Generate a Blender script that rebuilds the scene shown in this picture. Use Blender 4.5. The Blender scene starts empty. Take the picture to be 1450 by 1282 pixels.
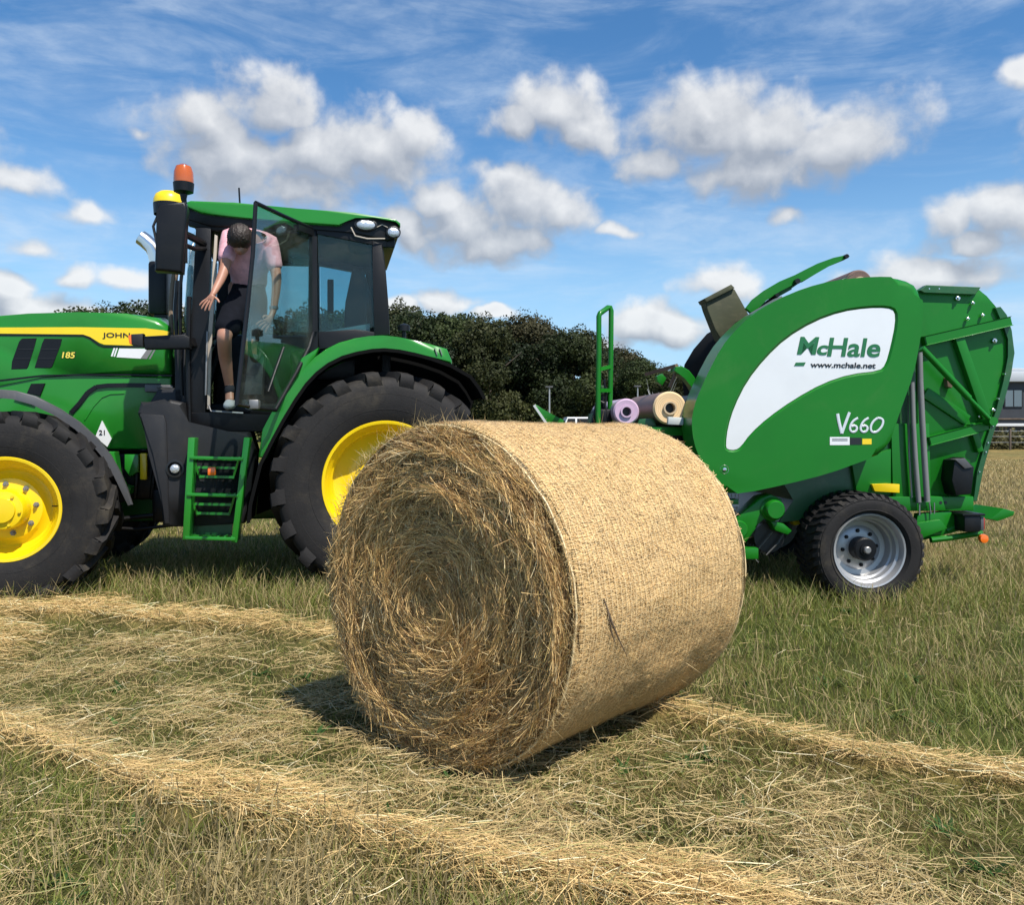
import bpy, bmesh, math, random
import numpy as np
from mathutils import Vector, Matrix
R = math.radians
PI = math.pi
random.seed(7)
rng = np.random.default_rng(11)
S = bpy.context.scene
COL = S.collection

# ------------------------------------------------------------------ camera
F, HZ, CX, CH = 1200.0, 606.0, 725.0, 1.31      # focal length (px of a 1450 wide frame), horizon row, centre column, eye height
cam = bpy.data.cameras.new('camera')
cam_o = bpy.data.objects.new('camera', cam); COL.objects.link(cam_o)
cam_o.location = (0, 0, CH); cam_o.rotation_euler = (R(90), 0, 0)
cam.sensor_width = 36; cam.lens = 36 * F / 1450
cam.shift_y = -(641 - HZ) / 1450
cam.clip_start = .05; cam.clip_end = 3000
S.camera = cam_o
S.render.resolution_x = 1024; S.render.resolution_y = 906
S.view_settings.view_transform = 'Standard'; S.view_settings.look = 'None'
S.view_settings.exposure = 0.60; S.view_settings.gamma = 1

# ------------------------------------------------------------------ sun
SH = Vector((.62, -.785, 0)).normalized(); EL = R(56)
SD = Vector((SH.x * math.cos(EL), SH.y * math.cos(EL), math.sin(EL)))
sun = bpy.data.lights.new('sun', 'SUN'); sun.energy = 4.3; sun.angle = R(.5); sun.color = (1, .955, .88)
sun_o = bpy.data.objects.new('sun', sun); COL.objects.link(sun_o)
sun_o.rotation_euler = (-SD).to_track_quat('-Z', 'Y').to_euler(); sun_o.location = (4, -4, 9)

# ------------------------------------------------------------------ world: sky with cumulus and cirrus
W = bpy.data.worlds.new('World'); S.world = W; W.use_nodes = True
nt = W.node_tree; nt.nodes.clear()
class NB:
    def __init__(s, tree): s.t = tree
    def n(s, typ, **kw):
        nd = s.t.nodes.new(typ)
        for k, v in kw.items(): setattr(nd, k, v)
        return nd
    def put(s, sock, v):
        if isinstance(v, bpy.types.NodeSocket): s.t.links.new(v, sock)
        elif v is not None: sock.default_value = v
    def m(s, op, a, b=None, c=None, clamp=False):
        nd = s.n('ShaderNodeMath', operation=op, use_clamp=clamp)
        for i, v in enumerate((a, b, c)): 
            if v is not None: s.put(nd.inputs[i], v)
        return nd.outputs[0]
    def v(s, op, a, b=None):
        nd = s.n('ShaderNodeVectorMath', operation=op); s.put(nd.inputs[0], a)
        if b is not None: s.put(nd.inputs[1], b)
        return nd.outputs['Value'] if op in ('LENGTH', 'DOT_PRODUCT') else nd.outputs[0]
    def mr(s, x, a, b, c=0., d=1., typ='SMOOTHSTEP'):
        nd = s.n('ShaderNodeMapRange', interpolation_type=typ)
        s.put(nd.inputs[0], x)
        for i, v in enumerate((a, b, c, d)): nd.inputs[i + 1].default_value = v
        return nd.outputs[0]
    def noise(s, vec, scale, detail=5, rough=.55, dist=0, out='Fac'):
        nd = s.n('ShaderNodeTexNoise'); 
        if vec is not None: s.put(nd.inputs['Vector'], vec)
        nd.inputs['Scale'].default_value = scale; nd.inputs['Detail'].default_value = detail
        nd.inputs['Roughness'].default_value = rough; nd.inputs['Distortion'].default_value = dist
        return nd.outputs[out]
    def mix(s, f, a, b, typ='RGBA', blend='MIX'):
        nd = s.n('ShaderNodeMix', data_type=typ)
        if typ == 'RGBA': nd.blend_type = blend
        s.put(nd.inputs[0], f)
        i = 6 if typ == 'RGBA' else 2
        for k, v in ((i, a), (i + 1, b)):
            if isinstance(v, tuple) and len(v) == 3: v = v + (1,)
            s.put(nd.inputs[k], v)
        return nd.outputs[2 if typ == 'RGBA' else 0]

def px_azel(px, py):
    d = Vector(((px - CX) / F, 1, (HZ - py) / F)).normalized()
    return math.atan2(d.x, d.y), math.asin(d.z)

# each cumulus lobe: centre column, centre row, half width, half height (angles in 1/1200 rad)
LOBES = [
    (330, 215, 110, 62), (385, 165, 62, 50), (450, 225, 130, 58), (530, 215, 90, 45), (585, 195, 50, 36), (430, 262, 90, 40), (295, 180, 55, 38),
    (735, 290, 75, 52), (660, 315, 85, 55), (785, 300, 50, 48), (625, 285, 45, 32), (700, 345, 95, 34), (585, 320, 45, 34),
    (790, 165, 75, 42), (735, 178, 50, 28), (830, 188, 50, 30),
    (1000, 195, 105, 58), (1010, 165, 45, 34), (1090, 195, 95, 48), (1070, 240, 150, 46), (1190, 205, 95, 48), (940, 235, 60, 34),
    (1345, 315, 45, 34, .75), (1430, 305, 60, 45, .85), (1390, 340, 75, 26, .75), (1445, 105, 26, 18, .7),
    (18, 412, 30, 26), (60, 446, 150, 24, .85), (30, 440, 130, 30, .8), (120, 300, 46, 24, .5), (0, 250, 80, 30, .6), (45, 350, 46, 20, .6), (105, 392, 36, 18, .65), (170, 396, 46, 18, .65), (205, 195, 34, 22, .45),
    (905, 465, 48, 32), (960, 472, 60, 28), (870, 490, 50, 22), (625, 428, 45, 20), (560, 438, 40, 20),
    (1310, 395, 100, 26), (1020, 405, 60, 30, .7), (1110, 310, 26, 26, .6), (870, 325, 40, 14, .4), (690, 445, 30, 9),
    (-160, 230, 120, 60), (-330, 330, 150, 50), (1640, 200, 130, 60), (1800, 350, 140, 50),
]
g = bpy.data.node_groups.new('cloud_field', 'ShaderNodeTree')
g.interface.new_socket('P', in_out='INPUT', socket_type='NodeSocketVector')
g.interface.new_socket('F', in_out='OUTPUT', socket_type='NodeSocketFloat')
gb = NB(g); gi = g.nodes.new('NodeGroupInput'); go = g.nodes.new('NodeGroupOutput')
P = gi.outputs[0]
warp = gb.noise(P, 16, 3, .5, out='Color')
w2 = gb.v('MULTIPLY', gb.v('SUBTRACT', warp, (.5, .5, .5)), (.05, .035, 0))
Pw = gb.v('ADD', P, w2)
cur = None
for lb in LOBES:
    a, b, c, d = lb[:4]; st_ = lb[4] if len(lb) > 4 else 1.0
    az, el = px_azel(a, b)
    q = gb.v('MULTIPLY', gb.v('SUBTRACT', Pw, (az, el, 0)), (F / c, F / d, 0))
    f = gb.m('SUBTRACT', st_, gb.v('LENGTH', q))
    cur = f if cur is None else gb.m('MAXIMUM', cur, f)
cur = gb.m('MAXIMUM', cur, -1.2)
n1 = gb.noise(P, 13, 9, .56, .15)
n2 = gb.n('ShaderNodeTexVoronoi', feature='SMOOTH_F1'); gb.put(n2.inputs['Vector'], gb.v('ADD', P, gb.v('MULTIPLY', gb.v('SUBTRACT', gb.noise(P, 30, 3, .5, out='Color'), (.5, .5, .5)), (.05, .05, .05))))
n2.inputs['Scale'].default_value = 26; n2.inputs['Smoothness'].default_value = .55
f = gb.m('ADD', cur, gb.m('MULTIPLY', gb.m('SUBTRACT', n1, .5), 1.9))
f = gb.m('ADD', f, gb.m('MULTIPLY', gb.m('SUBTRACT', .45, n2.outputs['Distance']), .34))
g.links.new(f, go.inputs[0])

b = NB(nt)
tc = b.n('ShaderNodeTexCoord'); D = b.v('NORMALIZE', tc.outputs['Generated'])
sx = b.n('ShaderNodeSeparateXYZ'); nt.links.new(D, sx.inputs[0])
az = b.m('ARCTAN2', sx.outputs[0], sx.outputs[1]); el = b.m('ARCSINE', sx.outputs[2])
cb = b.n('ShaderNodeCombineXYZ'); nt.links.new(az, cb.inputs[0]); nt.links.new(el, cb.inputs[1])
AE = cb.outputs[0]
def grp(vec):
    nd = b.n('ShaderNodeGroup'); nd.node_tree = g; nt.links.new(vec, nd.inputs[0]); return nd.outputs[0]
F0 = grp(AE); F1 = grp(b.v('ADD', AE, (.010, .022, 0)))
dens = b.mr(b.m('ADD', F0, b.m('MULTIPLY', b.m('SUBTRACT', F0, F1), .40)), -.36, .56)
core = b.mr(F0, .1, 1.3)
lit = b.m('ADD', .24, b.m('MULTIPLY', b.m('SUBTRACT', F0, F1), .85), clamp=True)
lit = b.m('SUBTRACT', lit, b.m('MULTIPLY', core, .12), clamp=True)
ccol = b.mix(lit, (2.9, 3.15, 3.6), (6.9, 6.9, 6.85))
sky = b.n('ShaderNodeTexSky', sky_type='NISHITA', sun_disc=False)
sky.sun_elevation = EL; sky.sun_rotation = math.atan2(SH.x, SH.y); sky.ozone_density = 2.2; sky.air_density = 1.0; sky.dust_density = .35; sky.altitude = 0
hs = b.n('ShaderNodeHueSaturation'); nt.links.new(sky.outputs[0], hs.inputs['Color']); hs.inputs['Saturation'].default_value = 1.28; hs.inputs['Value'].default_value = 1.12
SKYC = hs.outputs[0]
# high thin cirrus, streaked
cx = b.n('ShaderNodeMapping'); nt.links.new(AE, cx.inputs[0]); cx.inputs['Scale'].default_value = (2.6, 9.5, 1); cx.inputs['Rotation'].default_value = (0, 0, R(-9))
ci = b.noise(cx.outputs[0], 1.6, 8, .62, .6)
cx2 = b.n('ShaderNodeMapping'); nt.links.new(AE, cx2.inputs[0]); cx2.inputs['Scale'].default_value = (9, 20, 1); cx2.inputs['Rotation'].default_value = (0, 0, R(14))
ci2 = b.noise(cx2.outputs[0], 2.2, 6, .6, .4)
cif = b.m('MULTIPLY', b.mr(ci, .38, .70), b.mr(ci2, .25, .72, .35, 1))
lowb = b.mr(el, .02, .22, 1.0, .55)
cif = b.m('MULTIPLY', cif, lowb)
SKYC = b.mix(b.mr(el, -.02, .34, .85, 0), SKYC, (3.0, 5.2, 7.6))
c1 = b.mix(b.m('MULTIPLY', cif, .80), SKYC, (5.4, 6.2, 7.1))
c2 = b.mix(b.m('MULTIPLY', dens, .88), c1, ccol)
bg = b.n('ShaderNodeBackground'); nt.links.new(c2, bg.inputs[0]); bg.inputs[1].default_value = .09
out = b.n('ShaderNodeOutputWorld'); nt.links.new(bg.outputs[0], out.inputs[0])

# ------------------------------------------------------------------ numeric helpers
def vnoise(x, y, seed=0):
    xi = np.floor(x).astype(np.int64); yi = np.floor(y).astype(np.int64); fx = x - xi; fy = y - yi
    fx = fx * fx * (3 - 2 * fx); fy = fy * fy * (3 - 2 * fy)
    def h(a, c):
        n = (a * 374761393 + c * 668265263 + seed * 1274126177) & 0xffffffff
        n = ((n ^ (n >> 13)) * 1274126177) & 0xffffffff
        return ((n ^ (n >> 16)) & 0xffff) / 65535.0
    return (h(xi, yi) * (1 - fx) + h(xi + 1, yi) * fx) * (1 - fy) + (h(xi, yi + 1) * (1 - fx) + h(xi + 1, yi + 1) * fx) * fy
def fbm(x, y, o=4, seed=0):
    s = 0; a = .5; t = 0
    for i in range(o):
        s = s + a * vnoise(x * 2 ** i, y * 2 ** i, seed + i * 17); t += a; a *= .5
    return s / t
def sm(x, a, c): 
    t = np.clip((x - a) / (c - a), 0, 1); return t * t * (3 - 2 * t)

# ------------------------------------------------------------------ materials
def mat(name, col, rough=.5, metal=0., coat=0., bump=0., bscale=40., var=0., vscale=3., spec=.5, var_col=None, dust=0.):
    m = bpy.data.materials.new(name); m.use_nodes = True
    t = NB(m.node_tree); p = m.node_tree.nodes['Principled BSDF']
    p.inputs['Base Color'].default_value = (*col, 1); p.inputs['Roughness'].default_value = rough
    p.inputs['Metallic'].default_value = metal; p.inputs['Coat Weight'].default_value = coat; p.inputs['Coat Roughness'].default_value = .12
    p.inputs['Specular IOR Level'].default_value = spec
    tcn = t.n('ShaderNodeTexCoord'); o = tcn.outputs['Object']
    if var > 0 or dust > 0:
        nf = t.noise(o, vscale, 6, .6)
        c2 = var_col if var_col else tuple(x * (1 - var) for x in col)
        c = t.mix(t.mr(nf, .35, .7), col, c2)
        if dust > 0:
            sp = t.noise(o, 2.3, 8, .75, .5)
            dust_f = t.mr(sp, .48, .8, 0, dust)  # noise mask for patchy dust
            c = t.mix(dust_f, c, (.30, .24, .15))
            rr = t.mix(dust_f, rough, .8, 'FLOAT'); t.put(p.inputs['Roughness'], rr)
        t.put(p.inputs['Base Color'], c)
    if bump > 0:
        bn = t.n('ShaderNodeBump'); bn.inputs['Strength'].default_value = bump; bn.inputs['Distance'].default_value = .01
        t.put(bn.inputs['Height'], t.noise(o, bscale, 5, .6)); t.put(p.inputs['Normal'], bn.outputs[0])
    return m
M = {}
M['green'] = mat('tractor_green_paint', (.017, .200, .018), .30, spec=.35, coat=.3, var=.12, vscale=1.2, dust=.05)
M['bgreen'] = mat('baler_green_paint', (.007, .150, .008), .36, spec=.3, coat=.12, var=.10, vscale=1.0, dust=.06)
M['dgreen'] = mat('dark_green_paint', (.008, .085, .016), .4, coat=.2, var=.2, dust=.2)
M['yellow'] = mat('yellow_paint', (.84, .58, .003), .36, coat=.3, var=.08, dust=.06)
M['black'] = mat('black_plastic', (.005, .005, .006), .42, spec=.3, var=.3, bump=.15, bscale=120, dust=.03)
M['dgrey'] = mat('dark_grey_plastic', (.018, .018, .020), .5, spec=.3, var=.15, bump=.2, bscale=150, dust=.06)
M['grey'] = mat('grey_plastic', (.075, .075, .078), .5, var=.2, dust=.15)
M['beige'] = mat('beige_trim', (.42, .36, .29), .6)
M['lgrey'] = mat('pale_grey_panel', (.5, .52, .5), .55)
M['rubber'] = mat('tyre_rubber', (.018, .0165, .016), .74, var=.25, vscale=5, bump=.25, bscale=60, spec=.25, dust=.16)
M['silver'] = mat('silver_rim_paint', (.42, .42, .42), .38, metal=.5, var=.1, dust=.12)
M['chrome'] = mat('polished_steel', (.75, .72, .68), .22, metal=1)
M['steel'] = mat('bare_steel', (.32, .31, .30), .45, metal=.7, var=.3, dust=.2)
M['hose'] = mat('grey_hose_rubber', (.17, .17, .165), .6, var=.2, dust=.25)
M['white'] = mat('white_decal', (.70, .70, .69), .4)
M['silverpanel'] = mat('silver_white_panel', (.76, .74, .71), .42, metal=.25, var=.06, vscale=2)
M['silverdecal'] = mat('silver_decal', (.62, .64, .64), .3, metal=.2)
M['decalgreen'] = mat('green_lettering', (.012, .13, .04), .4)
M['decalblack'] = mat('black_lettering', (.01, .01, .01), .4)
M['void'] = mat('matt_black_liner', (.004, .004, .004), .9, spec=.1)
M['gold'] = mat('gold_lettering', (.75, .60, .08), .4)
M['orange'] = mat('orange_lens', (.85, .16, .01), .2, coat=.6)
M['beacon'] = mat('beacon_amber', (.48, .095, .008), .15, coat=.8)
M['red'] = mat('red_lens', (.35, .02, .02), .25)
M['lens'] = mat('clear_lens', (.62, .64, .66), .12, metal=.6, bump=.6, bscale=90)
M['olive'] = mat('dusty_olive_plate', (.05, .055, .022), .75, var=.3, dust=.4)
M['rust'] = mat('dusty_brown_metal', (.16, .11, .07), .8, var=.4, bump=.4)
M['seat'] = mat('seat_cloth', (.05, .052, .055), .9)
M['purple'] = mat('lilac_film', (.55, .38, .50), .35, coat=.3, var=.12, vscale=8)
M['cardbrown'] = mat('brown_wrapper', (.17, .10, .075), .5, var=.25, vscale=6)
M['card'] = mat('cardboard', (.5, .38, .24), .8)
M['brick'] = mat('dark_cladding', (.035, .038, .045), .6, var=.25, vscale=2)
M['paleroof'] = mat('pale_metal_roof', (.5, .52, .54), .5)
M['winglass'] = mat('window_pane', (.16, .19, .2), .12, metal=.4)
M['galv'] = mat('galvanised_post', (.36, .37, .37), .5, metal=.4)
M['wood'] = mat('fence_wood', (.10, .075, .055), .85)
M['bark'] = mat('bark', (.075, .058, .042), .9, bump=.6, bscale=8, var=.4)

def rolled_mat():
    m = bpy.data.materials.new('orange_net_roll_end'); m.use_nodes = True; t = NB(m.node_tree); p = m.node_tree.nodes['Principled BSDF']
    o = t.n('ShaderNodeTexCoord').outputs['Object']; s = t.n('ShaderNodeSeparateXYZ'); t.put(s.inputs[0], o)
    r = t.m('SQRT', t.m('ADD', t.m('POWER', s.outputs[0], 2), t.m('POWER', s.outputs[2], 2)))
    wv = t.m('SINE', t.m('MULTIPLY', t.m('ADD', r, t.m('MULTIPLY', t.noise(o, 20, 3), .02)), 420))
    t.put(p.inputs['Base Color'], t.mix(t.mr(wv, -1, 1), (.66, .44, .22), (.78, .57, .33))); p.inputs['Roughness'].default_value = .7
    return m
M['rollend'] = rolled_mat()

def glass_mat(name, tint, ref=.10, fk=.75):
    m = bpy.data.materials.new(name); m.use_nodes = True; t = NB(m.node_tree); t.t.nodes.clear()
    tr = t.n('ShaderNodeBsdfTransparent'); tr.inputs[0].default_value = (*tint, 1)
    gl = t.n('ShaderNodeBsdfGlossy'); gl.inputs['Roughness'].default_value = .03; gl.inputs[0].default_value = (.85, .95, .92, 1)
    df = t.n('ShaderNodeBsdfDiffuse'); df.inputs[0].default_value = (.35, .33, .27, 1)
    fr = t.n('ShaderNodeFresnel'); fr.inputs[0].default_value = 1.5
    mx = t.n('ShaderNodeMixShader'); t.put(mx.inputs[0], t.m('MULTIPLY', fr.outputs[0], fk, clamp=True)); t.put(mx.inputs[1], tr.outputs[0]); t.put(mx.inputs[2], gl.outputs[0])
    nz = t.noise(t.n('ShaderNodeTexCoord').outputs['Object'], 3, 7, .7)
    m2 = t.n('ShaderNodeMixShader'); t.put(m2.inputs[0], t.mr(nz, .4, .8, .01, ref)); t.put(m2.inputs[1], mx.outputs[0]); t.put(m2.inputs[2], df.outputs[0])
    o = t.n('ShaderNodeOutputMaterial'); t.put(o.inputs[0], m2.outputs[0])
    return m
M['glass'] = glass_mat('tinted_cab_glass', (.62, .78, .80), .06)
M['doorglass'] = glass_mat('door_glass', (.80, .88, .86), .07, .30)

def attr_mat(name, rough=.6, transl=.25, spec=.3, gloss=True):
    m = bpy.data.materials.new(name); m.use_nodes = True; t = NB(m.node_tree); p = m.node_tree.nodes['Principled BSDF']
    a = t.n('ShaderNodeAttribute', attribute_name='tint'); t.put(p.inputs['Base Color'], a.outputs['Color'])
    p.inputs['Roughness'].default_value = rough; p.inputs['Specular IOR Level'].default_value = spec
    if transl > 0:
        tr = t.n('ShaderNodeBsdfTranslucent'); t.put(tr.inputs[0], a.outputs['Color'])
        mx = t.n('ShaderNodeMixShader'); mx.inputs[0].default_value = transl; t.put(mx.inputs[1], p.outputs[0]); t.put(mx.inputs[2], tr.outputs[0])
        t.put(m.node_tree.nodes['Material Output'].inputs[0], mx.outputs[0])
    return m
M['blade'] = attr_mat('grass_blades', .55, .35)
M['strand'] = attr_mat('hay_strands', .55, .15)
M['leaf'] = attr_mat('leaves', .6, .25, .2)

# ------------------------------------------------------------------ object helpers
def tag(o, label=None, cat=None, group=None, kind=None):
    for k, v in (('label', label), ('category', cat), ('group', group), ('kind', kind)):
        if v: o[k] = v
    return o
def empty(name, loc, rz=0, **kw):
    o = bpy.data.objects.new(name, None); COL.objects.link(o); o.location = loc; o.rotation_euler = (0, 0, rz)
    o.empty_display_size = .2
    return tag(o, **kw)
def fast_mesh(name, V, Q, tint=None, smooth=True):
    me = bpy.data.meshes.new(name)
    k = Q.shape[1]
    me.vertices.add(len(V)); me.vertices.foreach_set('co', V.astype(np.float32).ravel())
    me.loops.add(len(Q) * k); me.loops.foreach_set('vertex_index', Q.astype(np.int32).ravel())
    me.polygons.add(len(Q)); me.polygons.foreach_set('loop_start', np.arange(0, len(Q) * k, k, dtype=np.int32))
    me.polygons.foreach_set('loop_total', np.full(len(Q), k, dtype=np.int32))
    me.polygons.foreach_set('use_smooth', np.full(len(Q), smooth))
    if tint is not None:
        a = me.color_attributes.new('tint', 'FLOAT_COLOR', 'POINT')
        c = np.ones((len(V), 4), np.float32); c[:, :3] = tint; a.data.foreach_set('color', c.ravel())
    me.update(calc_edges=True)
    return me
def obj(name, me, m=None, parent=None):
    o = bpy.data.objects.new(name, me); COL.objects.link(o)
    if m: me.materials.append(m)
    if parent: o.parent = parent
    return o
class MB:
    """collects shapes into one bmesh"""
    def __init__(s): s.b = bmesh.new()
    def prism(s, poly, y0, y1, bev=0, seg=2, both=False, mid=None):
        b = s.b; n = len(poly)
        a = [b.verts.new((p[0], y0, p[1])) for p in poly]; c = [b.verts.new((p[0], y1, p[1])) for p in poly]
        area = sum(poly[i][0] * poly[(i + 1) % n][1] - poly[(i + 1) % n][0] * poly[i][1] for i in range(n))
        fs = []
        if area > 0: fs.append(b.faces.new(a)); fs.append(b.faces.new(c[::-1]))
        else: fs.append(b.faces.new(a[::-1])); fs.append(b.faces.new(c))
        for i in range(n):
            j = (i + 1) % n
            q = (a[i], c[i], c[j], a[j]) if area > 0 else (a[j], c[j], c[i], a[i])
            fs.append(b.faces.new(q))
        if bev > 0:
            es = [e for e in fs[0].edges]
            if both: es += [e for e in fs[1].edges]
            try: bmesh.ops.bevel(b, geom=es, offset=bev, segments=seg, profile=.5, affect='EDGES', clamp_overlap=True)
            except Exception: pass
        return s
    def box(s, x0, x1, y0, y1, z0, z1, bev=0):
        r = bmesh.ops.create_cube(s.b, size=1)['verts']
        for v in r:
            v.co = Vector(((x0 + x1) / 2 + v.co.x * (x1 - x0), (y0 + y1) / 2 + v.co.y * (y1 - y0), (z0 + z1) / 2 + v.co.z * (z1 - z0)))
        if bev > 0:
            es = list({e for v in r for e in v.link_edges})
            bmesh.ops.bevel(s.b, geom=es, offset=bev, segments=2, profile=.5, affect='EDGES')
        return s
    def bar(s, p, q, w, h=None, bev=0, up=(0, 1, 0)):
        """rectangular bar from p to q, w across, h along 'up'"""
        p = Vector(p); q = Vector(q); h = h or w; d = (q - p); L = d.length; d.normalize(); u = Vector(up)
        r = d.cross(u); 
        if r.length < 1e-3: u = Vector((1, 0, 0)); r = d.cross(u)
        r.normalize(); u = r.cross(d)
        vs = bmesh.ops.create_cube(s.b, size=1)['verts']
        for v in vs: v.co = (p + q) / 2 + r * (v.co.x * w) + d * (v.co.y * L) + u * (v.co.z * h)
        if bev > 0:
            es = list({e for v in vs for e in v.link_edges})
            bmesh.ops.bevel(s.b, geom=es, offset=bev, segments=2, profile=.5, affect='EDGES')
        return s
    def tube(s, pts, r, n=10, cap=True):
        pts = [Vector(p) for p in pts]; rr = r if isinstance(r, (list, tuple)) else [r] * len(pts)
        rings = []; pu = None
        for i, p in enumerate(pts):
            d = (pts[min(i + 1, len(pts) - 1)] - pts[max(i - 1, 0)]).normalized()
            if pu is None: pu = Vector((0, 0, 1)) if abs(d.z) < .9 else Vector((1, 0, 0))
            u = (pu - d * pu.dot(d)).normalized(); v = d.cross(u); pu = u
            rings.append([s.b.verts.new(p + (u * math.cos(2 * PI * k / n) + v * math.sin(2 * PI * k / n)) * rr[i]) for k in range(n)])
        for a, c in zip(rings, rings[1:]):
            for k in range(n): s.b.faces.new((a[k], a[(k + 1) % n], c[(k + 1) % n], c[k]))
        if cap: s.b.faces.new(rings[0][::-1]); s.b.faces.new(rings[-1])
        return s
    def lathe(s, prof, c=(0, 0, 0), n=48, axis='y', sx=1, sz=1, cap=False):
        """profile of (radius, along) around an axis through c"""
        rings = []
        for (r, y) in prof:
            ring = []
            for k in range(n):
                a = 2 * PI * k / n; u, v = r * math.cos(a) * sx, r * math.sin(a) * sz
                co = (c[0] + u, c[1] + y, c[2] + v) if axis == 'y' else (c[0] + u, c[1] + v, c[2] + y) if axis == 'z' else (c[0] + y, c[1] + u, c[2] + v)
                ring.append(s.b.verts.new(co))
            rings.append(ring)
        for a, d in zip(rings, rings[1:]):
            for k in range(n): s.b.faces.new((a[k], a[(k + 1) % n], d[(k + 1) % n], d[k]))
        if cap and prof[0][0] > 0: s.b.faces.new(rings[0])
        if cap and prof[-1][0] > 0: s.b.faces.new(rings[-1][::-1])
        return s
    def quadgrid(s, rows):
        vs = [[s.b.verts.new(p) for p in r] for r in rows]
        for a, c in zip(vs, vs[1:]):
            for k in range(len(a) - 1): s.b.faces.new((a[k], a[k + 1], c[k + 1], c[k]))
        return s
    def build(s, name, m, parent=None, ang=38, solid=0, normals=True):
        b = s.b
        bmesh.ops.remove_doubles(b, verts=b.verts, dist=1e-5)
        if solid > 0:
            bmesh.ops.recalc_face_normals(b, faces=b.faces)
            bmesh.ops.solidify(b, geom=b.faces[:], thickness=solid)
        if normals: bmesh.ops.recalc_face_normals(b, faces=b.faces)
        me = bpy.data.meshes.new(name); b.to_mesh(me); b.free()
        me.polygons.foreach_set('use_smooth', [True] * len(me.polygons))
        try: me.set_sharp_from_angle(angle=R(ang))
        except Exception: pass
        return obj(name, me, m, parent)
def text(body, m, parent, p0, width, height, y, name='lettering', shear=0, offset=0, thick=.002, space=1.0, rot=0):
    """lettering facing -Y whose lower left corner sits at p0=(x,z)"""
    cu = bpy.data.curves.new(name, 'FONT'); cu.body = body; cu.shear = shear; cu.offset = offset; cu.extrude = .01; cu.space_character = space
    o = bpy.data.objects.new(name, cu); COL.objects.link(o)
    dg = bpy.context.evaluated_depsgraph_get(); me = bpy.data.meshes.new_from_object(o.evaluated_get(dg))
    COL.objects.unlink(o); bpy.data.objects.remove(o); bpy.data.curves.remove(cu)
    n = len(me.vertices); co = np.empty(n * 3); me.vertices.foreach_get('co', co); co = co.reshape(-1, 3)
    mn, mx = co.min(0), co.max(0)
    x = (co[:, 0] - mn[0]) / (mx[0] - mn[0]) * width; z = (co[:, 1] - mn[1]) / (mx[1] - mn[1]) * height
    yy = np.where(co[:, 2] > 0, y - thick, y + thick)
    ca, sa = math.cos(rot), math.sin(rot)
    out = np.stack([p0[0] + x * ca - z * sa, yy, p0[1] + x * sa + z * ca], 1)
    me.vertices.foreach_set('co', out.ravel()); me.update()
    me.materials.clear()
    return obj(name, me, m, parent)

class Frame:
    """a vehicle's own axes: x to the right of the photo, y away from the camera, z up"""
    def __init__(s, O, th): s.O = O; s.th = th; s.c = math.cos(th); s.s = math.sin(th)
    def __call__(s, px, py, w=0.):
        a = (px - CX) / F
        x = (a * (s.O[1] + w * s.c) - s.O[0] + w * s.s) / (s.c - a * s.s)
        Y = s.O[1] + x * s.s + w * s.c
        return Vector((x, w, CH - (py - HZ) * Y / F))
    def xz(s, pts, w): return [(v.x, v.z) for v in (s(p[0], p[1], w) for p in pts)]
    def on(s, px, py, A, B):
        """hit of the pixel's ray with the upright plane through local points A, B (x, y)"""
        a = (px - CX) / F
        def wld(p): return (s.O[0] + p[0] * s.c - p[1] * s.s, s.O[1] + p[0] * s.s + p[1] * s.c)
        a0, a1 = wld(A), wld(B)
        t = (a * a0[1] - a0[0]) / ((a1[0] - a0[0]) - a * (a1[1] - a0[1]))
        Y = a0[1] + t * (a1[1] - a0[1])
        return Vector((A[0] + t * (B[0] - A[0]), A[1] + t * (B[1] - A[1]), CH - (py - HZ) * Y / F))
def G(px, py):
    Y = F * CH / (py - HZ); return Vector(((px - CX) / F * Y, Y, 0))
def at(px, py, Y): return Vector(((px - CX) / F * Y, Y, CH - (py - HZ) * Y / F))

# ------------------------------------------------------------------ the field
ROW1 = ([-400, 0, 150, 300, 480, 620, 700], [842, 868, 877, 892, 914, 934, 950], [11, 13, 12, 13, 14, 11, 3])
ROW2 = ([-500, -200, 0, 200, 400, 700, 900, 1100], [955, 1000, 1056, 1122, 1172, 1252, 1297, 1340], [12, 14, 17, 22, 28, 38, 42, 42])
ROW3 = ([900, 985, 1200, 1330, 1450, 1700, 2000], [1014, 1030, 1084, 1107, 1123, 1155, 1195], [8, 11, 10, 9, 9, 10, 10])
def to_px(X, Y): return CX + X / Y * F, HZ + F * CH / Y
def rowd(row, px, py, X, Y, sd):
    yc = np.interp(px, row[0], row[1]); ht = np.interp(px, row[0], row[2], left=0, right=0)
    wob = (fbm(X * 1.6, Y * 1.6, 3, sd) - .5) * 1.8 + (fbm(X * 6, Y * 6, 3, sd + 5) - .5) * 1.6
    return (1 - np.abs(py - yc) / np.maximum(ht, .1)) + wob * .9 - (ht < 1) * 9      # > 0 inside the row
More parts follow.
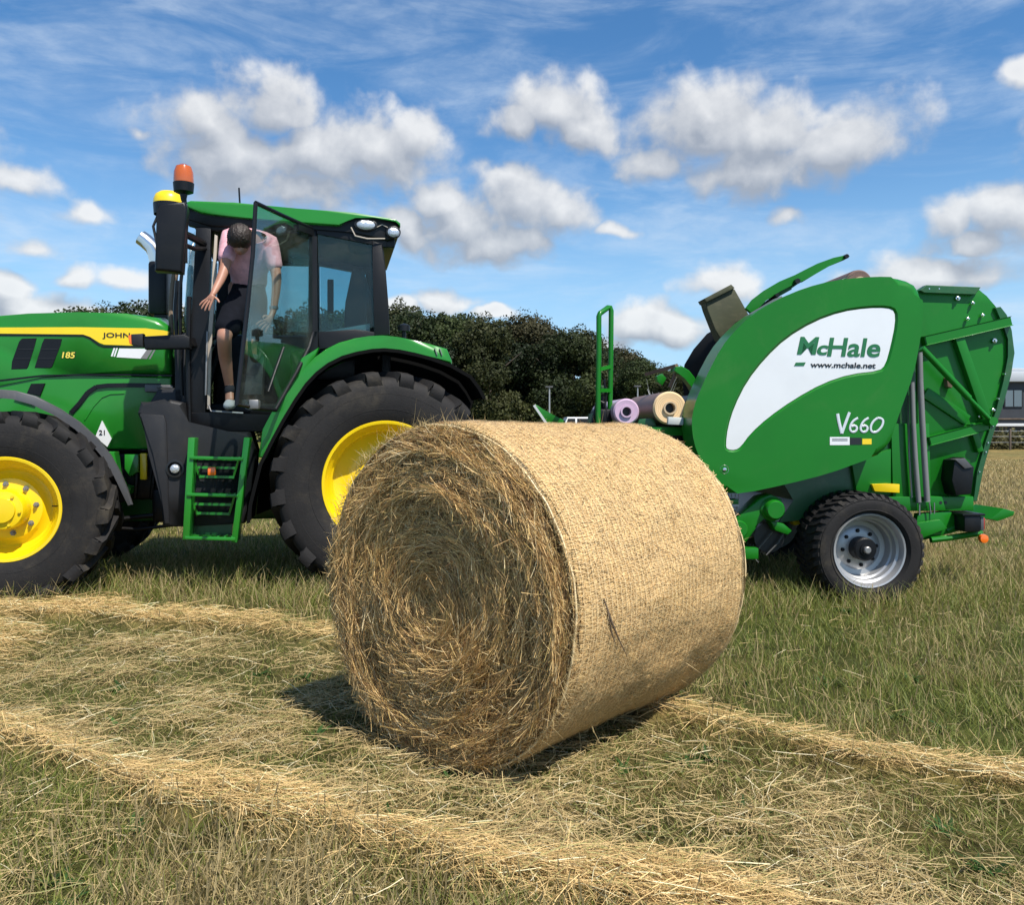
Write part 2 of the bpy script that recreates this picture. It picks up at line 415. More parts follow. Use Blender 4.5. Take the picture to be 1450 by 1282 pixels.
def zones(X, Y):
    """row = raked hay, cover = loose cut hay, up = standing grass height, dry = straw-coloured share"""
    X = np.asarray(X, float); Y = np.maximum(np.asarray(Y, float), .8)
    px, py = to_px(X, Y)
    d1, d2, d3 = rowd(ROW1, px, py, X, Y, 1), rowd(ROW2, px, py, X, Y, 2), rowd(ROW3, px, py, X, Y, 3)
    extra = sm(py, 880, 905) * sm(1010 - py, 0, 40) * sm(150 - px, 0, 200) * .75
    row = np.clip(np.maximum(np.maximum(sm(d1, -.1, .35), sm(d2, -.15, .4)), np.maximum(sm(d3, -.1, .35), sm(extra + (fbm(X * 3, Y * 3, 3, 9) - .5) * 1.2, .45, .8))), 0, 1)
    y1 = np.interp(px, ROW1[0], ROW1[1]); y2 = np.interp(px, ROW2[0], ROW2[1]); y3 = np.interp(px, ROW3[0], ROW3[1])
    left = sm(980 - px, -60, 120)
    mid = left * sm(py - y1, 0, 12) * sm(y2 - py, -10, 25)                      # between the rows
    lower_r = sm(py - y3, 4, 30) * sm(px - np.interp(py, [1040, 1150, 1232, 1300], [560, 620, 760, 960]), 0, 120)
    lower_r = np.where(px > 900, sm(py - y3, 4, 30), lower_r * sm(py - 1040, 0, 40))
    cn = fbm(X * 2.2, Y * 2.2, 4, 21)
    cn2 = sm(fbm(X * 5.5, Y * 5.5, 3, 22), .36, .62)
    cover = np.clip(np.maximum(mid * (.09 + .44 * sm(cn, .35, .7)) * (.35 + .8 * cn2), lower_r * (.12 + .42 * sm(py, 1090, 1180)) * sm(cn, .28, .6) * (.4 + .8 * cn2)), 0, 1)
    cut = np.maximum(mid, lower_r)
    low_l = sm(py - y2, 0, 30) * (1 - lower_r)
    h = .066 * (1 - .42 * cut) + low_l * .004
    h = h * (1 - .8 * row) * (1 + 1.3 * sm(Y, 5.75, 6.1) * (1 - sm(Y, 7.4, 9)))
    far = np.exp(-((np.log(Y) - 2.2) / .7) ** 2)
    nn = fbm(X * .55, Y * .55, 4, 33); n2 = fbm(X * 2.6, Y * 1.6, 3, 44)
    dry = .42 + .9 * (nn - .5) + .5 * (n2 - .5)
    dry = dry + .32 * sm(px, 1080, 1420) * sm(Y, 5.2, 8) + .40 * sm(Y, 9, 22) * sm(px, 500, 1100) + low_l * (.0 + .7 * (fbm(X * 1.3, Y * 1.3, 3, 45) - .5) + .3 * sm(px, 60, 250) * sm(600 - px, 0, 250)) - .12 * sm(px, 950, 1050) * sm(py, 960, 1000) * (1 - cut)
    dry = dry + .10 * cut
    return row, cover, h, np.clip(dry, 0, 1), cut

def hillock(X, Y):
    row = zones(X, Y)[0]
    return (fbm(X * .8, Y * .8, 3, 71) - .5) * .035 + row * .045
def ground_sheet():
    ys = np.concatenate([np.arange(.6, 12, .045), np.geomspace(12, 80, 160)[1:], np.geomspace(80, 1400, 40)[1:]])
    us = np.linspace(-1.5, 1.5, 420)
    Yg, Ug = np.meshgrid(ys, us, indexing='ij'); Xg = Ug * np.maximum(Yg, 3.0)
    Z = hillock(Xg, Yg) * np.clip(1 - (Yg - 12) / 10, 0, 1)
    row, cover, h, dry, cut = zones(Xg, Yg)
    soil = np.array([.040, .036, .016]); gr = np.array([.090, .115, .024]); st = np.array([.32, .24, .10])
    n = fbm(Xg * 9, Yg * 9, 3, 5)[..., None]
    c = gr * (1 - dry[..., None]) + st * dry[..., None] * .62
    c = c * (.6 + .8 * n)
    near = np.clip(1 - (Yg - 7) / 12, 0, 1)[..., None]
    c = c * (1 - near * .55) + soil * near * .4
    hay = np.clip(row + cover * .55, 0, 1)[..., None]
    c = c * (1 - hay * .6) + st * hay * .5
    n0, n1 = Yg.shape
    idx = np.arange(n0 * n1).reshape(n0, n1)
    Q = np.stack([idx[:-1, :-1], idx[:-1, 1:], idx[1:, 1:], idx[1:, :-1]], -1).reshape(-1, 4)
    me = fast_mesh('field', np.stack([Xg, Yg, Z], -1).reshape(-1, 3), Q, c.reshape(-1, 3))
    m = bpy.data.materials.new('field_soil_and_turf'); m.use_nodes = True; t = NB(m.node_tree); p = m.node_tree.nodes['Principled BSDF']
    a = t.n('ShaderNodeAttribute', attribute_name='tint'); o = t.n('ShaderNodeTexCoord').outputs['Object']
    mp = t.n('ShaderNodeMapping'); t.put(mp.inputs[0], o); mp.inputs['Scale'].default_value = (1, 1, 1)
    nz = t.noise(mp.outputs[0], 3.5, 12, .8); n3 = t.noise(o, .35, 8, .7)
    c1 = t.mix(t.mr(nz, .3, .7, 0, 1), (.42, .42, .42), (1.5, 1.5, 1.5))
    cc = t.mix(1.0, a.outputs['Color'], c1, blend='MULTIPLY')
    c2 = t.mix(t.mr(n3, .35, .68), (.72, .85, .7), (1.25, 1.12, .95)); cc = t.mix(1.0, cc, c2, blend='MULTIPLY')
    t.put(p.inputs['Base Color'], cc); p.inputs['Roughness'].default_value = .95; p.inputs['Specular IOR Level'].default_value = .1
    bn = t.n('ShaderNodeBump'); bn.inputs['Strength'].default_value = .8; bn.inputs['Distance'].default_value = .04; t.put(bn.inputs['Height'], t.noise(o, 14, 10, .75)); t.put(p.inputs['Normal'], bn.outputs[0])
    tag(obj('field', me, m), kind='structure')
ground_sheet()

def ribbons(P0, D, L, Wd, N, bend, K=3, taper=True, droop=None):
    """K+1 cross sections per ribbon; N = side vector; bend = end offset"""
    n = len(P0); t = np.linspace(0, 1, K + 1)
    ctr = P0[:, None, :] + D[:, None, :] * (L[:, None, None] * t[None, :, None]) + bend[:, None, :] * (t ** 2)[None, :, None]
    w = (1 - .85 * t ** 1.5) if taper else np.ones(K + 1)
    off = N[:, None, :] * (Wd[:, None, None] * .5 * w[None, :, None])
    V = np.stack([ctr - off, ctr + off], 2).reshape(n, -1, 3)          # n, 2(K+1), 3
    base = (np.arange(n) * (2 * (K + 1)))[:, None, None]
    k = np.arange(K)[None, :, None] * 2
    Q = base + k + np.array([0, 1, 3, 2])[None, None, :]
    return V.reshape(-1, 3), Q.reshape(-1, 4)
def unit(v): return v / np.maximum(np.linalg.norm(v, axis=-1, keepdims=True), 1e-9)
def rep(c, K): return np.repeat(c, 2 * (K + 1), axis=0)

def scatter(n, y0, y1, fall):
    """points over the visible wedge, denser near the camera"""
    u = rng.random(n); a = 2 - fall
    Y = (y0 ** a + u * (y1 ** a - y0 ** a)) ** (1 / a) if abs(a) > 1e-3 else y0 * (y1 / y0) ** u
    X = (rng.random(n) * 1.42 - .71) * Y
    return X, Y
BALE_C = G(700, 1046)
def stand_grass():
    X, Y = scatter(400000, 2.1, 34, 1.7)
    row, cover, h, dry, cut = zones(X, Y)
    keep = rng.random(len(X)) < (1 - .80 * row) * (1 - .35 * cover) * (.35 + .65 * sm(fbm(X * 7, Y * 7, 2, 60), .25, .6))
    X, Y, row, cover, h, dry, cut = [q[keep] for q in (X, Y, row, cover, h, dry, cut)]
    n = len(X); tuft = fbm(X * 3.3, Y * 3.3, 3, 61)
    L = h * (.45 + 1.1 * rng.random(n)) * (.55 + .95 * tuft); L = np.maximum(L, .02)
    th = rng.random(n) * 2 * PI; lean = rng.random(n) ** 1.5 * .75 + cut * rng.random(n) * .9 + (Y < 4) * rng.random(n) * .5
    D = unit(np.stack([np.cos(th) * lean, np.sin(th) * lean, np.ones(n)], 1))
    ph = rng.random(n) * 2 * PI; N = unit(np.stack([np.cos(ph), np.sin(ph) * .5, np.zeros(n)], 1))
    Wd = (.0022 + .003 * rng.random(n)) * np.maximum(1, Y / 5.0)
    bend = np.stack([np.cos(th), np.sin(th), -.35 * np.ones(n)], 1) * (L * (.1 + .5 * rng.random(n)))[:, None]
    isdry = rng.random(n) < dry * .95
    g1 = np.array([.105, .150, .024]); g2 = np.array([.255, .260, .058]); d1 = np.array([.36, .27, .11]); d2 = np.array([.54, .43, .21]); d3 = np.array([.22, .17, .07])
    r = rng.random((n, 1)); r2 = rng.random((n, 1))
    c = np.where(isdry[:, None], np.where(r2 < .3, d3 + (d1 - d3) * r, d1 + (d2 - d1) * r), g1 + (g2 - g1) * r)
    c = c * (.75 + .5 * rng.random((n, 1)))
    P0 = np.stack([X, Y, hillock(X, Y) * np.clip(1 - (Y - 12) / 10, 0, 1) - .005], 1)
    V, Q = ribbons(P0, D, L, Wd, N, bend, 2)
    me = fast_mesh('grass', V, Q, rep(c, 2))
    tag(obj('grass', me, M['blade']), 'green and straw-coloured standing grass covering the field', 'grass', kind='stuff')
stand_grass()
def seed_stalks():
    X, Y = scatter(16000, 2.1, 22, 1.5)
    row, cover, h, dry, cut = zones(X, Y)
    px, py = to_px(X, Y)
    keep = rng.random(len(X)) < np.clip((1 - row) * (1 - cut * .93) * (.08 + 1.0 * dry), 0, 1)
    X, Y, dry = X[keep], Y[keep], dry[keep]; n = len(X)
    L = .07 + .10 * rng.random(n); th = rng.random(n) * 2 * PI; lean = rng.random(n) * .35
    D = unit(np.stack([np.cos(th) * lean, np.sin(th) * lean, np.ones(n)], 1))
    ph = rng.random(n) * 2 * PI; N = unit(np.stack([np.cos(ph), np.sin(ph) * .4, np.zeros(n)], 1))
    Wd = .0022 * np.maximum(1, Y / 4.5)
    bend = np.stack([np.cos(th), np.sin(th), -.2 * np.ones(n)], 1) * (L * .35 * rng.random(n))[:, None]
    P0 = np.stack([X, Y, hillock(X, Y)], 1)
    c = np.array([.40, .31, .15]) * (.6 + .7 * rng.random((n, 1)))
    V, Q = ribbons(P0, D, L, Wd, N, bend, 2, taper=False)
    tip = P0 + D * L[:, None] + bend
    V2, Q2 = ribbons(tip - D * .004, D, .022 + .03 * rng.random(n), Wd * 2.6, N, bend * .1, 2)
    c2 = c * .9
    me = fast_mesh('seed_stalks', np.concatenate([V, V2]), np.concatenate([Q, Q2 + len(V)]), np.concatenate([rep(c, 2), rep(c2, 2)]))
    tag(obj('seed_stalks', me, M['blade']), 'thin dry seed stalks standing above the grass', 'grass stalks', kind='stuff')
seed_stalks()
def hay_strands(name, n0, y0, y1, which, label, cat, fall=1.5):
    X, Y = scatter(n0, y0, y1, fall)
    row, cover, h, dry, cut = zones(X, Y)
    cl = fbm(X * 9, Y * 9, 3, 80)
    if which == 'row': pk = row * (.35 + .9 * cl)
    else: pk = (1 - row) * (cover * (.15 + 1.5 * sm(cl, .3, .65)) + .012 + .09 * (to_px(X, Y)[1] > np.interp(to_px(X, Y)[0], ROW2[0], ROW2[1])) * sm(fbm(X * 2, Y * 2, 3, 66), .4, .7))
    k = rng.random(len(X)) < pk
    X, Y, row, cl = X[k], Y[k], row[k], cl[k]; n = len(X)
    th = rng.random(n) * 2 * PI
    if which == 'row': th = np.where(rng.random(n) < .55, rng.normal(-.25, .5, n), th)
    z = (.045 * row * rng.random(n) + .03 * rng.random(n) ** 2 + .006) if which == 'row' else .008 + .045 * rng.random(n)
    pitch = rng.normal(0, .16, n)
    D = unit(np.stack([np.cos(th), np.sin(th), pitch], 1))
    L = .04 + .13 * rng.random(n) ** 1.4
    side = unit(np.stack([-np.sin(th), np.cos(th), np.zeros(n)], 1)); tw = rng.normal(0, .7, n)
    N = side * np.cos(tw)[:, None] + np.array([0, 0, 1.]) * np.sin(tw)[:, None]
    Wd = (.0010 + .0015 * rng.random(n)) * np.maximum(1, Y / 4.2)
    bend = side * (L * rng.normal(0, .28, n))[:, None] + np.array([0, 0, -1.])[None] * (L * .12 * rng.random(n))[:, None]
    P0 = np.stack([X, Y, hillock(X, Y) + z], 1)
    r = rng.random((n, 1)); a = np.array([.34, .24, .10]); c_ = np.array([.66, .50, .24]); gsh = np.array([.28, .27, .10])
    c = a + (c_ - a) * r; c = np.where(rng.random((n, 1)) < .16, gsh, c)
    c = np.where(rng.random((n, 1)) < .06, np.array([.78, .68, .44]), c)
    if which == 'row': c = np.minimum(c * np.array([1.28, 1.2, 1.12]), .9)
    V, Q = ribbons(P0, D, L, Wd, N, bend, 3, taper=False)
    me = fast_mesh(name, V, Q, rep(c, 3))
    tag(obj(name, me, M['strand']), label, cat, kind='stuff')
hay_strands('raked_hay', 300000, 2.1, 9, 'row', 'golden raked hay lying in thin rows across the field', 'hay', 1.4)
hay_strands('loose_hay', 330000, 2.1, 9, 'cover', 'loose cut hay scattered over the short stubble', 'hay', 1.4)
def weeds():
    n = 90; X, Y = scatter(n, 2.3, 9, 1.3); row, cover, h, dry, cut = zones(X, Y); VV = []; QQ = []; CC = []; off = 0
    for i in range(n):
        if row[i] > .3: continue
        k = 14; th = rng.random(k) * 2 * PI; D = unit(np.stack([np.cos(th), np.sin(th), .25 + .9 * rng.random(k)], 1)); L = .03 + .06 * rng.random(k)
        P0 = np.tile(np.array([X[i], Y[i], float(hillock(X[i:i+1], Y[i:i+1])[0])]), (k, 1)) + rng.normal(0, .012, (k, 3)) * np.array([1, 1, .1])
        N = unit(np.cross(D, np.array([0, 0, 1.]))); V, Q = ribbons(P0, D, L, .012 + .014 * rng.random(k), N, np.stack([np.cos(th) * .02, np.sin(th) * .02, -.02 * np.ones(k)], 1), 3)
        c = np.array([.045, .10, .022]) * (.6 + .8 * rng.random((k, 1))); VV.append(V); QQ.append(Q + off); off += len(V); CC.append(rep(c, 3))
    tag(obj('weeds', fast_mesh('weeds', np.concatenate(VV), np.concatenate(QQ), np.concatenate(CC)), M['blade']), 'small dark green broad-leaved weeds dotted in the stubble', 'weeds', kind='stuff')
weeds()
# ------------------------------------------------------------------ the round bale
def bale():
    al = R(41); BR = .675; BL = 1.28
    fc = Vector((-.285, 3.30, 0))                       # ground point under the near face
    root = empty('round_bale', (fc.x, fc.y, 0), -al, label='round hay bale wrapped in net, straw spiral end facing the camera', cat='hay bale')
    CZ = BR - .02
    def hollows(x, z):
        r = np.hypot(x, z); a = np.arctan2(z, x)
        def arc(rc, wr, ac, wa, d): return d * np.exp(-((r - rc) / wr) ** 2) * np.exp(-(((a - ac + PI) % (2 * PI) - PI) / wa) ** 2)
        return arc(.33, .05, 1.45, .55, -.055) + arc(.42, .05, 1.2, .5, .035) + arc(.16, .04, .5, .8, -.05) + arc(.12, .05, 2.3, .7, .02) + arc(.45, .045, -2.3, .5, -.045) + arc(.52, .05, 2.7, .7, .02) + arc(.30, .05, -.9, .6, .03) + arc(.50, .04, -.15, .4, -.03) + arc(.55, .05, .2, .5, .02)
    # near and far straw ends: a displaced disc with coiled ridges
    def face(name, y0, sgn):
        nr, na = 110, 420
        r = np.linspace(0, 1, nr)[:, None] * (BR - .004); a = np.linspace(0, 2 * PI, na, endpoint=False)[None, :]
        rr = r + 0 * a; aa = a + 0 * r
        x = rr * np.cos(aa); z = rr * np.sin(aa)
        coil = rr / .085 + aa / (2 * PI) + (fbm(x * 4, z * 4, 3, 91) - .5) * 1.6
        hgt = np.sin(coil * 2 * PI) * .016 * sm(rr, .05, .2) + (fbm(x * 9, z * 9, 4, 92) - .5) * .05 + (fbm(x * 2.6, z * 2.6, 3, 93) - .5) * .07
        hgt = hgt - .05 * sm(rr, BR * .86, BR) ** 2 * sgn * sgn + .02 - .022 * np.exp(-(rr / .09) ** 2) + hollows(x, z)
        y = y0 - sgn * hgt
        V = np.stack([x, y, z + CZ], -1).reshape(-1, 3)
        i = np.arange(nr * na).reshape(nr, na); j = np.roll(i, -1, 1)
        Q = np.stack([i[:-1], j[:-1], j[1:], i[1:]], -1).reshape(-1, 4)
        c = np.array([.10, .07, .028]) * (.6 + .9 * fbm(x * 20, z * 20, 3, 94))[..., None]
        return obj(name, fast_mesh(name, V, Q, c.reshape(-1, 3)), M['strand'], root), hgt
    face('straw_end', 0, 1); face('straw_end', BL, -1)
    # strands over the near end
    n = 135000
    r = np.sqrt(rng.random(n)) * (BR - .012); a = rng.random(n) * 2 * PI
    x = r * np.cos(a); z = r * np.sin(a)
    coil = r / .085 + a / (2 * PI) + (fbm(x * 4, z * 4, 3, 91) - .5) * 1.6
    base = np.sin(coil * 2 * PI) * .016 * sm(r, .05, .2) + (fbm(x * 9, z * 9, 4, 92) - .5) * .05 + (fbm(x * 2.6, z * 2.6, 3, 93) - .5) * .07 - .05 * sm(r, BR * .86, BR) ** 2 + .02 - .022 * np.exp(-(r / .09) ** 2) + hollows(x, z)
    lift = rng.random(n) ** 2.6 * .018
    jit = rng.normal(0, .27, n); flip = rng.random(n) < .5
    t = a + PI / 2 + jit + np.where(flip, PI, 0)
    loose = rng.random(n) < .12; t = np.where(loose, rng.random(n) * 2 * PI, t)
    out = np.abs(rng.normal(0, .10, n)) + np.where((rng.random(n) < .012) & (r < BR * .9), .45, 0)
    D = unit(np.stack([np.cos(t), -out, np.sin(t)], 1))
    L = .025 + .085 * rng.random(n) ** 1.6
    side = unit(np.stack([-np.sin(t), np.zeros(n), np.cos(t)], 1)); tw = rng.normal(0, .8, n)
    N = side * np.cos(tw)[:, None] + np.array([0, -1., 0]) * np.sin(tw)[:, None]
    Wd = .0009 + .0014 * rng.random(n)
    rad = unit(np.stack([-x, np.zeros(n), -z], 1))
    bend = rad * (L ** 2 / np.maximum(r, .08) * .5)[:, None] + rng.normal(0, .16, (n, 3)) * L[:, None]
    bend[:, 1] = np.minimum(bend[:, 1], .004)
    P0 = np.stack([x, -(base + lift) - .002, z + CZ], 1)
    k = np.hypot(P0[:, 0] + D[:, 0] * L, P0[:, 2] + D[:, 2] * L - CZ) < BR - .002
    q = rng.random((n, 1)); brown = np.array([.44, .265, .105]); gold = np.array([.90, .61, .25]); oliv = np.array([.46, .32, .11]); dark = np.array([.15, .085, .038])
    band = sm(fbm(x * 3.2, z * 3.2, 3, 97) + .24 * np.sin(coil * 2 * PI), .32, .68)[:, None]
    c = brown + (gold - brown) * (q ** 1.5) * (.30 + .9 * band)
    c = np.where(rng.random((n, 1)) < .22, oliv * (.6 + .9 * q), c); c = np.where(rng.random((n, 1)) < .20 * (1.3 - band), dark, c)
    c = np.where(rng.random((n, 1)) < .07, np.array([.84, .66, .36]), c)
    V, Q = ribbons(P0[k], D[k], L[k], Wd[k], N[k], bend[k], 3, taper=False)
    tag(obj('straw', fast_mesh('straw', V, Q, rep(c[k], 3)), M['strand'], root), kind='stuff')
    # wrapped side: a lumpy drum with fine packed straw under net
    def srad(a, y):
        return BR + (fbm(a * 5 + 40, y * 6, 4, 101) - .5) * .020 + (fbm(a * 1.4 + 9, y * 2, 2, 102) - .5) * .04 - .018 * np.exp(-(y / .035) ** 2) - .018 * np.exp(-((BL - y) / .035) ** 2)
    na, ny = 700, 200
    a = np.linspace(0, 2 * PI, na, endpoint=False)[None, :]; yv = np.linspace(-.006, BL + .006, ny)[:, None]
    aa = a + 0 * yv; yy = yv + 0 * a
    def per(a): return np.abs(((a / PI) % 2) - 1) * PI          # mirrored so that noise meets itself
    rr = srad(per(aa), yy) + (fbm(per(aa) * 60, yy * 45, 2, 103) - .5) * .006
    V = np.stack([rr * np.cos(aa), yy, rr * np.sin(aa) + CZ], -1).reshape(-1, 3)
    i = np.arange(ny * na).reshape(ny, na); j = np.roll(i, -1, 1)
    Q = np.stack([i[:-1], i[1:], j[1:], j[:-1]], -1).reshape(-1, 4)
    m = bpy.data.materials.new('netted_straw'); m.use_nodes = True; t = NB(m.node_tree); p = m.node_tree.nodes['Principled BSDF']
    o = t.n('ShaderNodeTexCoord').outputs['Object']; s = t.n('ShaderNodeSeparateXYZ'); t.put(s.inputs[0], o)
    ang = t.m('ARCTAN2', s.outputs[0], t.m('SUBTRACT', s.outputs[2], CZ))
    cbn = t.n('ShaderNodeCombineXYZ'); t.put(cbn.inputs[0], t.m('MULTIPLY', ang, BR)); t.put(cbn.inputs[1], s.outputs[1]); uv = cbn.outputs[0]
    mp = t.n('ShaderNodeMapping'); t.put(mp.inputs[0], uv); mp.inputs['Scale'].default_value = (1, .38, 1)
    mp2 = t.n('ShaderNodeMapping'); t.put(mp2.inputs[0], uv); mp2.inputs['Scale'].default_value = (.5, 1.0, 1); mp2.inputs['Rotation'].default_value = (0, 0, .6)
    f1 = t.noise(mp.outputs[0], 170, 4, .65, .8); f2 = t.noise(mp2.outputs[0], 120, 4, .65, .6); f3 = t.noise(uv, 5, 4, .6); f4 = t.noise(uv, 30, 5, .7)
    mixf = t.m('ADD', t.m('MULTIPLY', f1, .5), t.m('MULTIPLY', f2, .5))
    wob = t.m('MULTIPLY', t.noise(uv, 22, 3, .6), 2.6)
    la = t.m('ABSOLUTE', t.m('SINE', t.m('ADD', t.m('MULTIPLY', ang, BR * PI / .0125), wob)))
    lh = t.m('ABSOLUTE', t.m('SINE', t.m('ADD', t.m('MULTIPLY', s.outputs[1], PI / .0105), t.m('MULTIPLY', wob, 1.3))))
    gap = t.m('MULTIPLY', t.mr(la, .10, .50, 1, 0), t.mr(t.noise(mp.outputs[0], 60, 3, .6), .42, .58))
    gap2 = t.m('MULTIPLY', t.mr(lh, .05, .35, 1, 0), t.mr(t.noise(mp2.outputs[0], 50, 3, .6), .46, .62))
    gp = t.m('MAXIMUM', gap, t.m('MULTIPLY', gap2, .7))
    c = t.mix(t.mr(mixf, .36, .62), (.30, .17, .055), (.80, .54, .23)); c = t.mix(t.mr(f4, .32, .5, .55, 0), c, (.40, .255, .10)); c = t.mix(t.mr(f3, .4, .65, 0, .25), c, (.72, .53, .28))
    c = t.mix(t.m('MULTIPLY', gp, .46), c, (.20, .11, .04)); hgt = t.m('SUBTRACT', mixf, t.m('MULTIPLY', gp, .6))
    t.put(p.inputs['Base Color'], c); p.inputs['Roughness'].default_value = .6; p.inputs['Specular IOR Level'].default_value = .25
    bn = t.n('ShaderNodeBump'); bn.inputs['Strength'].default_value = 1; bn.inputs['Distance'].default_value = .006; t.put(bn.inputs['Height'], hgt); t.put(p.inputs['Normal'], bn.outputs[0])
    side_o = obj('wrapped_side', fast_mesh('wrapped_side', V, Q), m, root)
    # short straws showing through the net
    n = 17000
    a = rng.random(n) * 2 * PI; y = rng.random(n) * BL
    r = srad(per(a), y) + .001 + .004 * rng.random(n)
    rad = np.stack([np.cos(a), np.zeros(n), np.sin(a)], 1); tan = np.stack([-np.sin(a), np.zeros(n), np.cos(a)], 1); ax = np.array([0, 1., 0])[None]
    t_ = rng.normal(0, .9, n); D = tan * np.sin(t_)[:, None] * .9 + ax * np.cos(t_)[:, None]; D = unit(D + rad * rng.normal(0, .03, (n, 1)))
    D *= np.where(rng.random(n) < .5, 1, -1)[:, None]
    L = .02 + .05 * rng.random(n); L = np.minimum(L, np.where(D[:, 1] > 0, (BL - y + .02), (y + .02)) / np.maximum(np.abs(D[:, 1]), .05))
    sd = unit(np.cross(D, rad)); N = sd; Wd = .0014 + .0018 * rng.random(n)
    bend = -rad * (L ** 2 * .5 / BR * (1 - np.abs(D[:, 1])))[:, None] + sd * (L * rng.normal(0, .15, n))[:, None]
    P0 = rad * r[:, None] + ax * y[:, None] + np.array([0, 0, CZ])
    q = rng.random((n, 1)); c = np.array([.38, .22, .08]) + (np.array([.84, .60, .29]) - np.array([.38, .22, .08])) * q; c = np.where(rng.random((n, 1)) < .05, np.array([.16, .10, .04]), c)
    V, Q = ribbons(P0, D, L, Wd, N, bend, 2, taper=False)
    tag(obj('straw', fast_mesh('side_straw', V, Q, rep(c, 2)), M['strand'], side_o), kind='stuff')
    # the net: hoop threads with a zigzag knit between them
    pts = []; edges = []
    def thread(A, Yv, lift, wd):
        rad = np.stack([np.cos(A), 0 * A, np.sin(A)], 1); r = srad(per(A), Yv) + lift
        C = rad * r[:, None]; C[:, 1] = Yv; C[:, 2] += CZ
        T = unit(np.roll(C, -1, 0) - np.roll(C, 1, 0)); Sd = unit(np.cross(T, rad)) * wd
        return C, Sd
    VV = []; QQ = []; off = 0
    NH = 40
    for h in range(NH + 1):
        y0 = .004 + (BL - .008) * h / NH; A = np.linspace(0, 2 * PI, 720, endpoint=False)
        Yv = y0 + (vnoise(A * 7, A * 0 + h * 3.1, 5) - .5) * .010 * sm(np.sin(A / 2), 0, .3)
        C, Sd = thread(A, np.clip(Yv, .001, BL - .001), .0062, .0009)
        k = len(C); VV += [C - Sd, C + Sd]; i = np.arange(k); j = (i + 1) % k
        QQ.append(np.stack([i, j, j + k, i + k], 1) + off); off += 2 * k
        if h < NH:
            st = BL / NH; A = np.linspace(0, 2 * PI, 1040, endpoint=False); zig = np.where(np.arange(1040) % 4 < 2, 0., 1.)
            A2 = A + (vnoise(A * 9, A * 0 + h * 1.7, 8) - .5) * .012
            C, Sd = thread(A2, np.clip(y0 + zig * st + (vnoise(A * 7, A * 0 + h * 3.1, 5) - .5) * .008, .001, BL - .001), .0068, .0005)
            k = len(C); rad = np.stack([np.cos(A2), 0 * A2, np.sin(A2)], 1)
            up = np.array([0, 1., 0])[None] * 0 + unit(np.cross(unit(np.roll(C, -1, 0) - C), rad)) * .0008
            VV += [C - up, C + up]; i = np.arange(k - 1); j = i + 1
            QQ.append(np.stack([i, j, j + k, i + k], 1) + off); off += 2 * k
    obj('net_wrap', fast_mesh('net_wrap', np.concatenate(VV), np.concatenate(QQ)), mat('net_thread', (.74, .55, .29), .5), root)
    # rolled edge cord of the net at both rims
    for yy_ in (.003, BL - .003):
        e = MB(); P = []
        for k in range(241):
            a_ = 2 * PI * k / 240; r_ = BR - .010 + .002 * math.sin(a_ * 13) + .0015 * math.sin(a_ * 31 + 1)
            P.append((r_ * math.cos(a_), yy_ - .004 + .004 * math.sin(a_ * 7), CZ + r_ * math.sin(a_)))
        e.tube(P, .0040, 6, cap=False).build('net_edge', mat('net_edge_cord', (.74, .56, .30), .5), root)
    # stray straws poking from rims and skirt
    n = 2300; a = rng.random(n) * 2 * PI; ny_ = rng.random(n) < .7; y = np.where(ny_, rng.random(n) * .02 - .03, rng.random(n) * BL)
    rad = np.stack([np.cos(a), 0 * a, np.sin(a)], 1); P0 = rad * (BR - .004)[..., None] if False else rad * (BR - .01); P0[:, 1] = y; P0[:, 2] += CZ
    D = unit(rad * (.3 + rng.random((n, 1))) + rng.normal(0, .8, (n, 3)) * np.array([1, .6, 1])); L = .02 + .06 * rng.random(n) ** 2
    N = unit(np.cross(D, rng.normal(0, 1, (n, 3)))); V, Q = ribbons(P0, D, L, np.full(n, .0018), N, rng.normal(0, .2, (n, 3)) * L[:, None], 2)
    c = np.array([.5, .37, .17]) * (.5 + .8 * rng.random((n, 1)))
    tag(obj('stray_straw', fast_mesh('stray_straw', V, Q, rep(c, 2)), M['strand'], root), kind='stuff')
    # two dark twigs caught under the net
    tw = MB()
    def on_side(px, py):
        # ray to the drum
        o = Vector((0, 0, CH)); d = Vector(((px - CX) / F, 1, (HZ - py) / F))
        Mi = (Matrix.Translation((fc.x, fc.y, 0)) @ Matrix.Rotation(-al, 4, 'Z')).inverted(); o = Mi @ o; d = (Mi.to_3x3() @ d)
        ox, oz, dx, dz = o.x, o.z - CZ, d.x, d.z; A_ = dx * dx + dz * dz; B_ = 2 * (ox * dx + oz * dz); C_ = ox * ox + oz * oz - (BR + .009) ** 2
        tt = (-B_ - math.sqrt(max(B_ * B_ - 4 * A_ * C_, 0))) / (2 * A_); return o + d * tt
    tw.tube([on_side(855, 848), on_side(865, 878), on_side(876, 905), on_side(888, 930)], [.003, .0045, .003, .001], 5)
    tw.tube([on_side(861, 868), on_side(867, 900), on_side(872, 912)], [.002, .003, .001], 5)
    tw.build('twig', M['rust'], root)
bale()
